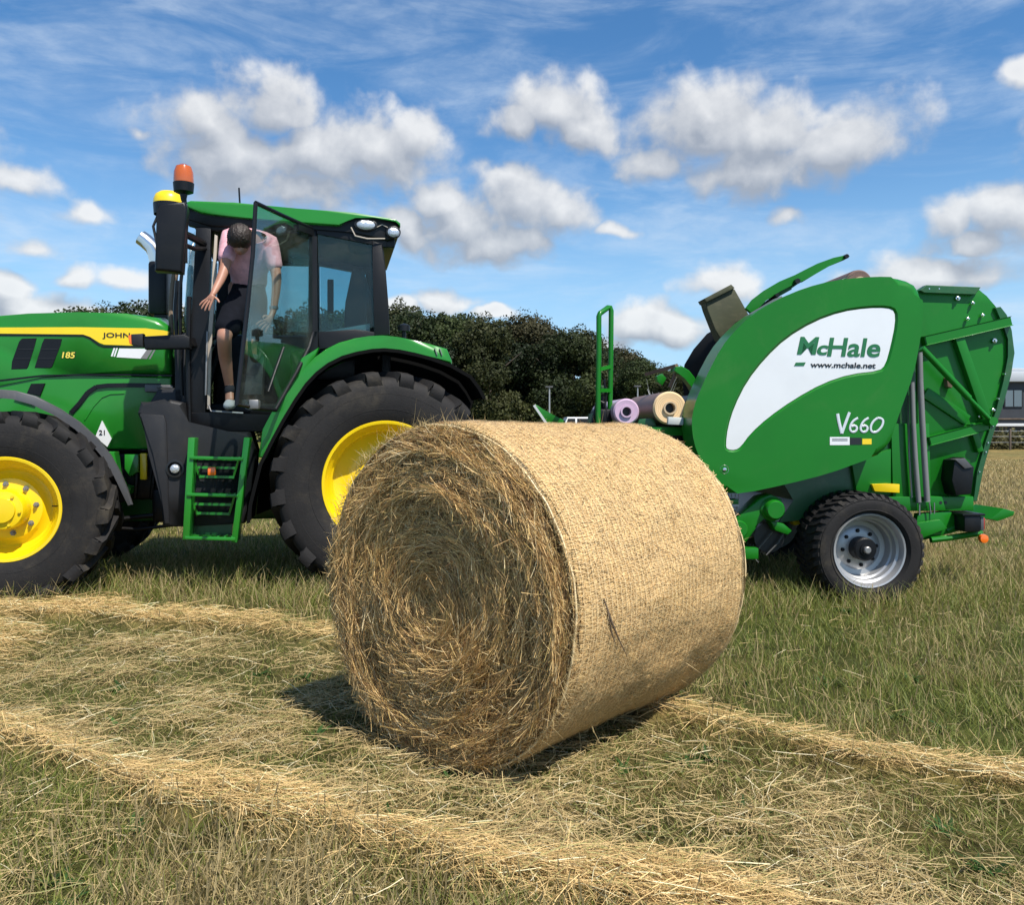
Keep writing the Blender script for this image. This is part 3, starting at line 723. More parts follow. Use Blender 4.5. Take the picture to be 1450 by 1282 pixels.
# ------------------------------------------------------------------ wheels
def carcass(Rc, rr, Wd):
    rm = (rr + Rc) / 2
    half = [(rr, Wd * .13), (rr + .012, Wd * .07), (rr + (rm - rr) * .45, Wd * .012), (rm, 0), (rm + (Rc - rm) * .5, Wd * .006), (Rc * .955, Wd * .03), (Rc * .985, Wd * .075), (Rc, Wd * .18), (Rc * 1.004, Wd * .5)]
    return half + [(r, Wd - y) for r, y in half[-2::-1]]
def lug_tyre(Ro, rr, Wd, N, lug=.045, lw=.060, inner=.865):
    """agricultural tyre: outer face at y=0, chevron lugs that start on the shoulder"""
    m = MB(); Rc = Ro - lug
    m.lathe(carcass(Rc, rr, Wd), n=96)
    bm = m.b
    def one(ph, flip):
        path = [(-.006, inner, .010, 1.15), (.0, inner + .035, -.004, 1.0), (.004, .948, -.008, .92), (.012, .985, .014 * Wd, .85), (.05, 1.0, .09 * Wd, .72), (.18, 1.0, .33 * Wd, .55), (.25, 1.0, .54 * Wd, .5)]
        prev = None
        for (da, rf, y, wf) in path:
            a = ph + da * 1.15; ro = rf * Ro; base = max(ro - lug * 1.6, 0) if rf > .96 else ro - lug * .2
            yb = y + (.06 if rf < .96 else 0); hw = lw * wf
            yy, yb_ = (Wd - y, Wd - yb) if flip else (y, yb)
            ring = []
            for (s_, r_, y_) in ((-1.35, base, yb_), (-1, ro, yy), (1, ro, yy), (1.35, base, yb_)):
                an = a + s_ * hw / Ro; ring.append(bm.verts.new((r_ * math.cos(an), y_, r_ * math.sin(an))))
            if prev:
                for k in range(3): bm.faces.new((prev[k], prev[k + 1], ring[k + 1], ring[k]))
            else: bm.faces.new(ring)
            prev = ring
        bm.faces.new(prev[::-1])
    for k in range(N):
        one(2 * PI * k / N, False); one(2 * PI * (k + .5) / N, True)
    # moulded rings on the sidewall
    for rf in (.30, .62): 
        r_ = rr + (Rc - rr) * rf; m.tube([(r_ * math.cos(2 * PI * k / 96), .004 if rf > .5 else .006, r_ * math.sin(2 * PI * k / 96)) for k in range(97)], .0035, 5, cap=False)
    return m
def place(o, c, flip=False, spin=0):
    o.location = c; o.rotation_euler = (0, spin, PI if flip else 0)
def tractor_wheel(T, c, Ro, rr, Wd, N, disc_y, hub_r, hub_y, nuts, nut_r, spin=0, flip=False, lug=.045, dish=None):
    """a yellow disc wheel; tyre, hub and nuts are its pieces"""
    m = MB()
    fl = rr + .012
    prof = [(fl, Wd * .105), (fl + .012, Wd * .075), (fl + .004, Wd * .055), (fl - .016, Wd * .06), (fl - .026, Wd * .10), (fl - .034, Wd * .14), (fl - .050, Wd * .17), (fl - .056, Wd * .24), (fl - .075, Wd * .27), (fl - .08, disc_y - .01)]
    prof += dish(fl, disc_y) if dish else [(fl - .09, disc_y), (hub_r + .12, disc_y - .02), (hub_r + .02, disc_y - .025)]
    prof += [(0, prof[-1][1])]
    m.lathe(prof, n=72)
    # back of the well
    m.lathe([(fl - .05, Wd * .3), (fl - .05, Wd * .85), (fl + .008, Wd * .9)], n=72)
    w = m.build('wheel', M['yellow'], T); place(w, c, flip, spin)
    t = lug_tyre(Ro, rr, Wd, N, lug).build('tyre', M['rubber'], w, ang=42)
    dy = prof[-2][1]
    h = MB(); h.lathe([(hub_r, dy), (hub_r, hub_y + .03), (hub_r - .012, hub_y + .008), (hub_r * .62, hub_y), (hub_r * .60, hub_y - .018), (hub_r * .30, hub_y - .022), (0, hub_y - .022)], n=40)
    for k in range(6): h.lathe([(.011, 0), (.011, -.012), (0, -.012)], c=(hub_r * .8 * math.cos(k * PI / 3), hub_y, hub_r * .8 * math.sin(k * PI / 3)), n=6)
    h.build('hub', M['yellow'], w)
    for k in range(nuts):
        a = 2 * PI * (k + .3) / nuts; q = MB()
        q.lathe([(.022, 0), (.022, -.006), (.015, -.006), (.015, -.026), (.008, -.026), (.008, -.036), (0, -.036)], c=(nut_r * math.cos(a), dy - .0, nut_r * math.sin(a)), n=6)
        q.build('wheel_nut', M['steel'], w)
    v = MB(); v.tube([(fl - .04, Wd * .16, .05), (fl - .07, Wd * .10, .05)], .005, 6); v.build('valve', M['black'], w)
    return w

# ------------------------------------------------------------------ the tractor
TF = Frame((-1.0, 6.74), R(12))
def tractor():
    T = empty('tractor', (TF.O[0], TF.O[1], 0), TF.th, label='green tractor with yellow wheels and open cab door', cat='tractor')
    f = TF; CWD = 1.25
    # --- wheels
    rc = f(547, 689, .0); fcn = f(4, 719, .06)
    RZ = .862
    def dish_r(fl, dy): return [(fl - .09, dy), (.30, dy + .02), (.25, dy + .01), (.20, dy - .03)]
    tractor_wheel(T, (rc.x, 0, RZ), .905, .485, .62, 20, .25, .13, .20, 8, .165, .2, dish=dish_r)
    tractor_wheel(T, (rc.x, 2.5, RZ), .905, .485, .62, 20, .25, .13, .20, 8, .165, .35, flip=True, dish=dish_r)
    FZ = .705
    def dish_f(fl, dy): return [(fl - .085, dy), (fl - .10, dy + .015), (.245, dy), (.225, dy - .03), (.20, dy - .035)]
    tractor_wheel(T, (fcn.x, .06, FZ), .735, .372, .52, 18, .17, .15, -.02, 8, .185, .1, lug=.04, dish=dish_f)
    tractor_wheel(T, (fcn.x, 2.44, FZ), .735, .372, .52, 18, .17, .15, -.02, 8, .185, .3, flip=True, lug=.04, dish=dish_f)
    fx = fcn.x
    # --- running gear, engine, transmission
    m = MB(); m.box(fx - .16, fx + .16, .55, 1.95, .52, .78, .04).box(fx - .2, fx + .2, 1.0, 1.5, .45, .85, .05)
    m.box(rc.x - .35, rc.x + .35, .62, 1.88, .62, 1.12, .06).box(fx + .3, rc.x - .2, .98, 1.52, .50, .98, .05)
    m.box(fx - .9, fx + .3, 1.0, 1.5, .62, .9, .04)
    m.build('chassis', M['dgreen'], T)
    m = MB(); m.box(fx + .28, fx + 1.25, .86, 1.64, .70, 1.10, .04); m.box(fx + .9, fx + 1.35, .70, .95, .52, .80, .03)
    for k in range(5): m.tube([(fx + .35 + .13 * k, .84, .72), (fx + .37 + .13 * k, .80, .86), (fx + .30 + .15 * k, .84, 1.02)], .018, 7)
    m.tube([(fx + .2, .80, .60), (fx + .6, .72, .55), (fx + 1.1, .74, .60)], .02, 8).tube([(fx + .3, .78, .5), (fx + .8, .70, .47), (fx + 1.3, .74, .52)], .014, 8)
    m.build('engine', M['black'], T)
    m = MB(); a_ = f(203, 642, .76); m.box(a_.x - .02, a_.x + .035, .72, .78, a_.z - .22, a_.z - .0, .01); m.build('filter', M['yellow'], T)
    m = MB(); q = f.xz([(150, 640), (163, 640), (166, 668), (176, 688), (186, 690), (184, 700), (172, 702), (158, 690), (150, 668)], .66); m.prism(q, .66, .80, .01)
    q = f.xz([(176, 644), (196, 644), (196, 668), (184, 676), (176, 664)], .70); m.prism(q, .70, .8, .01); m.build('axle_bracket', M['green'], T)
    m = MB(); a_ = f(144, 653, .6); m.lathe([(.035, .05), (.035, 0), (0, -.004)], c=(a_.x, .58, a_.z), n=16); m.build('filler_cap', M['lgrey'], T)
    # --- hood
    WN, WF = .80, 1.70
    top = [(-90, 470), (-60, 456), (-20, 449), (40, 444), (110, 442), (180, 444), (222, 449), (240, 462)]
    m = MB(); pts = [f(p[0], p[1], WN) for p in top]
    lowz = [f(p[0], p[1], WN) for p in ((-95, 560), (0, 546), (60, 534), (110, 530), (243, 531))]
    poly = [(v.x, v.z) for v in lowz] + [(v.x, v.z) for v in pts[::-1]]
    m.prism(poly, WN, WF, .06, 3, both=True)
    hood = m.build('hood', M['green'], T, ang=50)
    # crowned top of the hood, a little narrower
    m = MB(); rows = []
    for i in range(9):
        s_ = i / 8; yy = WN + .03 + (WF - WN - .06) * s_; zz = .05 * math.sin(PI * s_)
        rows.append([(v.x, yy, v.z - .012 + zz) for v in pts[1:]])
    m.quadgrid(rows).build('hood_crown', M['green'], hood)
    low = [(-80, 562), (0, 540), (60, 535), (110, 532), (243, 533), (243, 636), (125, 637), (112, 628), (60, 596), (0, 585), (-60, 590)]
    m = MB(); m.prism(f.xz(low, WN + .012), WN + .012, WF - .012, .02, 2, both=True); side = m.build('side_panel', M['green'], T)
    # seams and grooves
    m = MB()
    for ln in ([(-60, 548), (0, 539), (60, 532), (110, 531), (180, 531), (244, 532)], [(100, 585), (112, 572), (124, 556), (136, 548), (152, 546), (180, 545.5), (228, 546)]):
        wdt = .012 if ln[0][1] < 560 and ln[0][0] < 0 else .03
        P_ = [f(a, c, WN) for a, c in ln]
        for u, v in zip(P_, P_[1:]):
            m.bar((u.x, WN + .004, u.z), (v.x, WN + .004, v.z), wdt if wdt < .02 else .034, .016)
    m.build('panel_seam', M['black'], T)
    m = MB()
    P_ = [f(a, c, WN + .004) for a, c in [(120, 595), (132, 576), (144, 563), (156, 558), (176, 557)]]
    m.tube([(v.x, WN + .010, v.z) for v in P_], .006, 6); m.build('panel_ridge', M['green'], T)
    m = MB()
    for q in ([(16, 523), (17, 512), (27, 484), (31, 479.5), (52, 479), (50, 488), (40, 520), (38, 522.5)], [(49, 521), (60, 486), (63, 479.5), (88, 480), (86, 489), (74, 520), (71, 521.5)], [(38, 557), (44, 543.5), (64, 543), (57, 561)], [(20, 566), (24, 557), (52, 562), (50, 575)]):
        m.prism(f.xz(q, WN), WN - .004, WN + .02, .003, 1)
    vent = m.build('air_vent', M['black'], hood)
    m = MB()
    for (a0, b0, a1, b1) in ((22, 508, 44, 508), (26, 495, 48, 495), (55, 508, 78, 508), (59, 495, 82, 495)):
        u, v = f(a0, b0, WN), f(a1, b1, WN); m = MB(); m.bar((u.x, WN - .005, u.z), (v.x, WN - .005, v.z), .006, .006); m.build('vent_bar', M['dgrey'], vent)
    # yellow stripe
    st = [(-90, 478), (-60, 470), (0, 464), (110, 463.5), (206, 465), (232, 468), (240, 470), (239, 474), (222, 488), (184, 489.5), (148, 488.5), (141, 486), (128, 477), (118, 473.5), (0, 472.5), (-60, 480), (-90, 488)]
    m = MB(); m.prism(f.xz(st, WN), WN - .006, WN + .01, .002, 1); m.build('yellow_stripe', M['yellow'], hood)
    m = MB(); P_ = [f(a, c, WN) for a, c in [(-60, 482), (0, 474.5), (118, 475.5), (127, 479), (140, 488.5), (147, 491), (186, 491.5), (222, 490.5)]]
    for u, v in zip(P_, P_[1:]): m.bar((u.x, WN - .001, u.z), (v.x, WN - .001, v.z), .012, .008)
    m.build('stripe_edge', M['black'], hood)
    p = f(145.5, 480, WN); e = f(184.5, 480, WN); hh = (f(0, 471.5, WN).z - f(0, 480.3, WN).z)
    text('JOHN', M['decalblack'], hood, (p.x, p.z), e.x - p.x, f(160, 471.5, WN).z - p.z, WN - .008, offset=.012, rot=R(.5))
    p = f(87.5, 507.5, WN); e = f(107, 507.5, WN); z1 = f(97, 498.5, WN).z
    text('185', M['decalblack'], hood, (p.x - .002, p.z - .003), e.x - p.x + .004, z1 - p.z + .006, WN - .0015, shear=.15, offset=.05)
    text('185', M['gold'], hood, (p.x + .002, p.z + .001), e.x - p.x - .005, z1 - p.z - .002, WN - .004, shear=.15, offset=.02)
    # stickers
    m = MB(); m.prism(f.xz([(169, 493.5), (209, 494), (199, 508), (165, 506)], WN), WN - .003, WN + .01)
    m.prism(f.xz([(161, 493), (163.5, 493), (159.5, 505), (157, 504.5)], WN), WN - .003, WN + .01).prism(f.xz([(164.8, 493), (167, 493), (163, 505.3), (160.8, 505)], WN), WN - .003, WN + .01)
    m.build('sticker', M['white'], side)
    m = MB(); m.prism(f.xz([(209, 494), (217, 494.3), (208, 508.5), (199, 508)], WN), WN - .003, WN + .01).prism(f.xz([(218.5, 494.3), (221, 494.5), (213, 508.7), (210.5, 508.6)], WN), WN - .003, WN + .01); m.build('sticker', M['hose'], side)
    m = MB(); m.prism(f.xz([(144.5, 596), (158, 622), (152, 633), (145, 627), (135, 619)], WN), WN - .004, WN + .012).prism(f.xz([(130, 620), (136, 630), (124, 629)], WN), WN - .004, WN + .012); dm = m.build('sticker', M['white'], side)
    p = f(140.5, 616, WN); text('21', M['decalblack'], side, (p.x, p.z), .045, .04, WN - .007, offset=.01)
    # --- exhaust and air pipe
    m = MB(); a0 = f(213, 372, 1.8); a1 = f(240, 448, 1.8)
    m.box(a0.x, a1.x, 1.68, 1.98, a1.z, a0.z, .03); a2 = f(236, 470, 1.8)
    m.prism([(a0.x + .05, a1.z), (a1.x, a1.z), (a1.x + .02, a2.z), (a1.x - .1, a2.z)], 1.7, 1.95)
    ex = m.build('exhaust', M['black'], T)
    m = MB(); pp = [f(224, 375, 1.82), f(221, 360, 1.82), f(216, 350, 1.82), f(206, 341, 1.82), f(199, 336, 1.82)]
    m.tube(pp, [.075, .075, .074, .072, .070], 18); m.build('exhaust_pipe', M['chrome'], ex)
    m = MB(); e_ = f(199, 336, 1.82); d_ = (f(199, 336, 1.82) - f(206, 341, 1.82)).normalized(); m.tube([e_ + d_ * .002, e_ + d_ * .004], .060, 16); m.build('pipe_mouth', M['decalblack'], ex)
    # --- cab: pillars both sides
    cab = MB()
    YN, YF = .48, 1.98
    A = f.xz([(277, 322), (299, 322), (296, 420), (291, 560), (290, 603), (268, 603), (268, 560), (271, 450)], YN)
    B_ = f.xz([(437, 326), (449, 326), (450, 470), (452, 492), (430, 530), (405, 580), (395, 608), (382, 606), (398, 560), (428, 505), (437, 480)], YN)
    Cc = f.xz([(527, 340), (542, 346), (546, 380), (550, 430), (552, 474), (530, 476), (528, 400)], YN)
    for (y0, y1) in ((YN, YN + .09), (YF - .09, YF)):
        cab.prism(A, y0, y1, .012); cab.prism(B_, y0, y1, .012); cab.prism(Cc, y0, y1, .012)
    # headers, sills, cross members
    hd = f.xz([(262, 296), (300, 303), (400, 314), (470, 318), (500, 316), (548, 330), (548, 350), (530, 346), (452, 331), (300, 327), (266, 318)], YN)
    cab.prism(hd, YN + .01, YN + .08, .01).prism(hd, YF - .08, YF - .01, .01)
    sill = f.xz([(266, 584), (291, 584), (394, 588), (405, 590), (396, 612), (300, 611), (262, 604)], YN - .02)
    cab.prism(sill, YN - .02, YN + .1, .012).prism(sill, YF - .1, YF + .02, .012)
    win = f.xz([(450, 470), (503, 466), (531, 470), (531, 482), (500, 484), (470, 492), (452, 496)], YN)
    cab.prism(win, YN + .005, YN + .085, .01).prism(win, YF - .085, YF - .005, .01)
    fl0 = f(290, 592, YN); flr = f(400, 592, YN); cr = f(545, 470, YN)
    cab.box(fl0.x - .05, cr.x - .35, YN + .1, YF - .1, fl0.z - .10, fl0.z - .02, .01)
    cabo = cab.build('cab_frame', M['black'], T)
    # inner trim strip beside the door opening
    m = MB(); m.prism(f.xz([(304, 332), (308, 334), (304, 420), (300, 480), (297, 580), (293, 580), (295, 470), (300, 400)], YN), YN - .008, YN + .03, .004); m.build('pillar_trim', M['beige'], cabo)
    m = MB(); a0 = f(296, 586, YN); a1 = f(345, 588, YN); m.tube([(a0.x, YN - .03, a0.z + .07), (a0.x + .02, YN - .035, a0.z + .02), (a1.x, YN - .035, a1.z + .015)], .009, 7)
    m.tube([(f(294, 470, YN).x, YN - .02, f(294, 470, YN).z), (f(294, 500, YN).x, YN - .05, f(294, 500, YN).z), (f(292, 560, YN).x, YN - .03, f(292, 560, YN).z)], .008, 7); m.build('grab_rail', M['steel'], cabo)
    # front bulkhead beneath the windscreen and console
    m = MB(); a0 = f(246, 470, .78); a1 = f(292, 600, .78)
    m.prism(f.xz([(246, 474), (268, 470), (272, 603), (262, 612), (250, 605), (248, 560)], .62), .62, 1.85, .03)
    m.prism(f.xz([(210, 575), (225, 552), (262, 548), (262, 600), (232, 590)], .66), .62, .8, .02)
    m.build('bulkhead', M['dgrey'], T)
    m = MB(); a0 = f(206, 545, .74); a1 = f(246, 556, .74); m.box(a0.x, a1.x, .70, .8, a1.z, a0.z, .01); m.tube([f(222, 548, .68), f(245, 549, .68)], .008, 6); m.build('cover_plate', M['grey'], T)
    # windscreen, curved forward
    m = MB(); a0 = f(275, 325, YN); a1 = f(270, 560, YN); rows = []
    for i in range(9):
        s_ = i / 8; yy = YN + .05 + (YF - YN - .1) * s_; dx = -.14 * math.sin(PI * s_)
        rows.append([(a0.x + dx, yy, a0.z), (a0.x - .02 + dx * 1.2, yy, (a0.z + a1.z) / 2), (a1.x + dx * .6, yy, a1.z + .2)])
    m.quadgrid(rows).build('windscreen', M['glass'], cabo)
    # side and rear glass
    for y in (YN + .03, YF - .035):
        m = MB(); m.prism(f.xz([(450, 331), (528, 345), (530, 462), (503, 470), (470, 486), (452, 494)], YN), y, y + .006); m.build('window', M['glass'], cabo)
    m = MB(); m.prism(f.xz([(300, 328), (437, 331), (437, 480), (430, 505), (398, 575), (296, 585)], YN), YF - .035, YF - .029); m.build('window', M['glass'], cabo)
    x0 = f(538, 345, YN); x1 = f(542, 472, YN); m = MB(); m.quadgrid([[(x0.x, YN + .09, x0.z), (x0.x, YF - .09, x0.z)], [(x1.x, YN + .09, x1.z), (x1.x, YF - .09, x1.z)]]).build('rear_window', M['glass'], cabo, solid=.005)
    # window rubber; pale shelf added to stand for the fender top's reflection
    m = MB(); m.prism(f.xz([(455, 470), (524, 458), (524, 470), (500, 478), (470, 491), (458, 494)], YN + .12), YN + .12, YN + .3, .01); m.build('reflection_shelf', M['lgrey'], cabo)
    # roof
    rt = [(264, 286), (270, 284), (330, 286.5), (420, 295), (501, 301), (560, 310), (567, 316), (567, 321), (561, 312.5), (530, 308), (503, 307), (492, 311), (481, 319), (440, 316), (358, 309), (300, 303.5), (284, 301), (266, 293)]
    m = MB(); m.prism(f.xz(rt, .42), .42, 2.04, .022, 3, both=True)
    roof = m.build('roof', M['green'], T, ang=50)
    m = MB(); a0 = f(280, 300, .5); a1 = f(560, 318, .5)
    rl = f.xz([(268, 296), (300, 303), (358, 311), (470, 320), (492, 313), (503, 309), (530, 310), (563, 316), (563, 338), (548, 342), (500, 330), (450, 326), (300, 322), (268, 312)], .5)
    m.prism(rl, .47, 1.99, .012, 2, both=True); m.build('roof_lining', M['black'], roof)
    for (a, c, r_, sx) in ((518, 318.5, .045, 1.55), (557, 329, .045, 1.0)):
        v = f(a, c, .45); m = MB(); m.lathe([(.062, .03), (.062, -.012), (.054, -.016), (.052, -.004)], c=(v.x, .45, v.z), n=28, sx=sx, sz=.85); lampo = m.build('work_lamp', M['decalblack'], roof)
        m = MB(); m.lathe([(.050, -.010), (.040, -.02), (.02, -.026), (0, -.028)], c=(v.x, .45, v.z), n=28, sx=sx, sz=.85); m.build('lens', M['lens'], lampo)
    m = MB(); m.tube([f(497, 322, .45), f(503, 334, .44), f(520, 338, .44), f(545, 338, .46)], .006, 6); m.tube([f(533, 322, .45), f(541, 318, .45), f(549, 322, .45)], .004, 6); m.build('lamp_cable', M['beige'], roof)
    m = MB(); v = f(551, 342, .5); m.box(v.x - .05, v.x + .05, .50, .58, v.z - .05, v.z + .03, .01); m.build('camera_bracket', M['black'], roof); m = MB(); v = f(340, 288, 1.2); m.tube([(v.x, 1.2, v.z - .05), (v.x - .01, 1.2, v.z + .14)], .008, 6); m.build('aerial', M['black'], roof)
    # satellite receiver
    m = MB(); a0 = f(217, 288, 1.25); a1 = f(262, 288, 1.25); cxx = (a0.x + a1.x) / 2; hw = (a1.x - a0.x) / 2
    m.lathe([(hw, 0), (hw * .98, .04), (hw * .86, .08), (hw * .6, .105), (.0, .118)], c=(cxx, 1.25, a0.z), n=32, axis='z'); rcv = m.build('receiver_dome', M['yellow'], T)
    m = MB(); m.lathe([(hw * .96, -.10), (hw * 1.0, -.02), (hw, 0)], c=(cxx, 1.25, a0.z), n=32, axis='z'); m.box(cxx, cxx + .35, 1.15, 1.35, a0.z - .12, a0.z - .03, .01); m.tube([(cxx - hw * .6, 1.2, a0.z - .1), (cxx - hw * .9, 1.18, a0.z - .22), (cxx - hw * .6, 1.15, a0.z - .4), (cxx, 1.1, a0.z - .48)], .012, 6); m.build('receiver_base', M['black'], rcv)
    # beacon
    v = f(260, 258, .46); v1 = f(260, 292, .46); m = MB(); m.lathe([(.074, 0), (.079, .03), (.075, .10), (.06, .145), (.025, .165), (0, .168)], c=(v.x, .46, v.z - .02), n=24, axis='z'); bc = m.build('beacon', M['beacon'], T)
    m = MB(); m.lathe([(.02, -.13), (.03, -.08), (.076, -.06), (.082, .012)], c=(v.x, .46, v.z - .02), n=24, axis='z'); m.tube([(v.x, .46, v.z - .08), (v.x + .01, .46, v1.z - .05)], .02, 8); m.bar((v.x, .46, v1.z), (v.x + .12, .5, v1.z - .04), .03, .03); m.build('beacon_base', M['black'], bc)
    # mirror
    a0 = f(224, 287, .0); a1 = f(261, 386, .0)
    m = MB(); m.prism([(v.x, v.z) for v in (f(225, 289, 0), f(263, 287, 0), f(266, 296, 0), f(259, 387, 0), f(220, 384, 0), f(223, 300, 0))], -.04, .10, .02, 3, both=True); mi = m.build('mirror', M['black'], T)
    m = MB(); m.tube([f(258, 330, .04), f(270, 335, .15), f(288, 345, .48)], .03, 8); m.tube([f(258, 346, .04), f(275, 352, .2), f(290, 352, .48)], .02, 8); m.bar(f(262, 308, .05), f(262, 372, .05), .03, .05); m.build('mirror_arm', M['black'], mi)
    # lower lamp arm in front of the hood
    m = MB(); m.prism(f.xz([(204, 477), (262, 474), (270, 478), (270, 494), (206, 495)], .30), .26, .36, .015, 2, both=True); m.bar(f(262, 485, .31), f(275, 486, .5), .07, .05)
    la = m.build('lamp_arm', M['black'], T)
    m = MB(); m.prism(f.xz([(187, 474), (204, 473), (204, 492), (188, 489)], .30), .26, .36, .012, 2, both=True); m.build('side_lamp', M['dgrey'], la)
    m = MB(); m.prism(f.xz([(182, 476), (187, 474), (188, 489), (184, 487)], .30), .275, .345, .006, 2, both=True); m.build('indicator', M['orange'], la)
    # vertical hoses and tubes between mirror and pillar
    m = MB(); m.tube([f(248, 386, .95), f(244, 420, .95), f(243, 450, .9), f(246, 480, .85)], .028, 8); m.build('air_pipe', M['rust'], T)
    m = MB(); m.tube([f(262, 350, .46), f(256, 400, .46), f(255, 470, .5), f(258, 560, .55)], .014, 8); m.tube([f(268, 420, .45), f(266, 500, .45), f(268, 600, .45)], .02, 8); m.tube([f(253, 398, .7), f(250, 440, .7), f(252, 480, .7)], .03, 8); m.build('hand_rail', M['black'], cabo)
    # --- door, swung open
    Hn = f(443, 400, YN - .02); hp = (Hn.x, Hn.y); 
    fp = (Hn.x - .40, Hn.y - .78)
    on = lambda a, c: f.on(a, c, hp, fp)
    outl = [on(*q) for q in ((362, 287), (400, 305), (441, 323), (444, 335), (444, 470), (438, 492), (420, 528), (404, 556), (390, 581), (362, 578), (335, 573), (341, 520), (350, 440), (358, 360))]
    m = MB(); m.tube(outl + [outl[0]], .016, 8, cap=False)
    for q0, q1 in (((444, 335), (444, 470)),): m.bar(on(*q0), on(*q1), .06, .03)
    door = m.build('door', M['black'], T)
    m = MB(); vs = [m.b.verts.new(v) for v in outl]; m.b.faces.new(vs); m.build('door_glass', M['doorglass'], door, solid=.004)
    m = MB(); c0 = on(368, 487); dx = (on(378, 487) - on(358, 487)).normalized()
    ring = [c0 + dx * (.085 * math.cos(t * PI / 12)) + Vector((0, 0, .13 * math.sin(t * PI / 12))) + Vector((-.03, 0, 0)) for t in range(24)]
    m.tube(ring + ring[:1], .014, 7, cap=False)
    m.build('door_handle', M['black'], door)
    m = MB(); m.tube([on(402, 492), on(392, 520), on(380, 555)], .009, 7); m.build('gas_strut', M['black'], door)
    m = MB(); m.bar(on(420, 322), on(441, 330), .05, .04); m.build('door_hinge', M['black'], door)
    m = MB(); v = on(357, 572); m.box(v.x - .02, v.x + .05, v.y - .05, v.y + .12, v.z - .04, v.z + .03, .01); m.build('door_latch', M['steel'], door)
    m = MB(); m.prism(f.xz([(352, 500), (375, 505), (372, 560), (345, 560)], .6), .55, .7, .02); m.build('armrest', M['grey'], cabo)
    # --- seat, wheel, interior
    m = MB(); a0 = f(296, 590, 1.0); a1 = f(440, 478, 1.0); m.box(a0.x, a1.x, 1.30, 1.85, a0.z + .05, a1.z + .05, .05); m.box(a0.x, a1.x + .5, 1.0, 1.90, a0.z, a0.z + .12, .03); m.build('cab_dark_block', M['decalblack'], cabo)  # black block added so the cab looks dark behind the driver's legs
    m = MB(); sx = f(470, 480, 1.2).x
    m.box(sx - .28, sx + .20, .95, 1.5, 1.75, 1.90, .05); m.prism([(sx + .10, 1.85), (sx + .24, 1.85), (sx + .34, 2.55), (sx + .28, 2.75), (sx + .18, 2.75), (sx + .12, 2.45)], 1.0, 1.45, .04, 3, both=True)
    m.box(sx - .2, sx + .15, 1.05, 1.4, 1.42, 1.78, .04); m.build('seat', M['seat'], cabo)
    m = MB(); xs = f(330, 480, 1.2).x; m.lathe([(.19, -.012), (.205, 0), (.19, .012), (.178, 0), (.19, -.012)], c=(0, 0, 0), n=32, axis='z'); 
    for v in m.b.verts: v.co = Matrix.Translation((xs - .1, 1.22, 2.12)) @ Matrix.Rotation(R(-30), 4, 'Y') @ v.co
    m.tube([(xs - .1, 1.22, 2.12), (xs - .28, 1.22, 1.5)], .04, 8); m.box(xs - .48, xs - .25, .95, 1.5, 1.45, 2.0, .04); m.build('steering_wheel', M['black'], cabo)
    m = MB(); v = f(462, 445, .75); m.box(v.x - .3, v.x + .25, .70, .86, 1.72, 1.98, .03); m.build('console', M['black'], cabo); m = MB(); v = f(468, 420, 1.6); m.box(v.x - .03, v.x + .03, 1.55, 1.75, v.z - .15, v.z + .16, .01); m.build('monitor', M['black'], cabo)
    m = MB(); rl2 = f.xz([(300, 330), (440, 340), (440, 352), (390, 348), (300, 338)], 1.9); m.prism(f.xz([(330, 318), (445, 326), (540, 340), (535, 372), (500, 362), (440, 376), (415, 374), (400, 360), (330, 350)], 1.9), 1.6, 1.94, .01); m.build('sun_blind', M['dgrey'], cabo)
    m = MB(); m.box(sx + .42, sx + .50, .6, 1.9, 1.5, 1.98, .02); m.build('rear_bulkhead', M['dgrey'], cabo)
    # --- rear fenders
    outer = [(366, 648), (372, 625), (384, 596), (402, 566), (418, 541), (432, 521), (446, 506), (462, 494), (480, 485), (501, 479.5), (522, 476), (542, 475), (562, 477), (582, 481), (607, 487), (633, 494), (640, 511)]
    inner = [(376, 650), (384, 622), (398, 596), (416, 566), (432, 543), (447, 527), (464, 514), (484, 504), (505, 498), (527, 494), (545, 493), (566, 495), (590, 500), (612, 506), (640, 516)]
    lip = [(349, 742), (352, 715), (358, 690), (366, 658)] + inner[1:] + [(668, 532), (680, 548), (688, 563)]
    for (y0, y1, yy0, lipy) in ((.06, .62, .04, .04), (2.44, 1.88, 2.46, 2.46)):
        m = MB(); o_ = f.xz(outer, .06); i_ = f.xz(inner, .06); m.prism(o_ + i_[::-1], min(y0, y1), max(y0, y1), .015, 2, both=True); fe = m.build('fender', M['green'], T, ang=50)
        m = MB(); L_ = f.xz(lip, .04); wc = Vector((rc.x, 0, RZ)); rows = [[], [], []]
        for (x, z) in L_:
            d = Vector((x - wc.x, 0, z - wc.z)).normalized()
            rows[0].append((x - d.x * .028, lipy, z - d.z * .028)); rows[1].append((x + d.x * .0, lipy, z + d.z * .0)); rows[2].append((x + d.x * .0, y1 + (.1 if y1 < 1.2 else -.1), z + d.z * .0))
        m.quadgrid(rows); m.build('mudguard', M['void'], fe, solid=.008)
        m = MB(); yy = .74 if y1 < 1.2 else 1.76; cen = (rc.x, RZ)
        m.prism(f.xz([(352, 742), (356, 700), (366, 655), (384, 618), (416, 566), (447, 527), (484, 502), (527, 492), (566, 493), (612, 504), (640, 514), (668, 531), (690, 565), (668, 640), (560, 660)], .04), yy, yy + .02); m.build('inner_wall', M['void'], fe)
    m = MB(); v = f(633, 497, .05); 
    for dx in (-.10, -.06): m.bar((v.x + dx, .055, v.z + .02), (v.x + dx + .02, .055, v.z - .035), .006, .012)
    m.build('bolt', M['steel'], T)
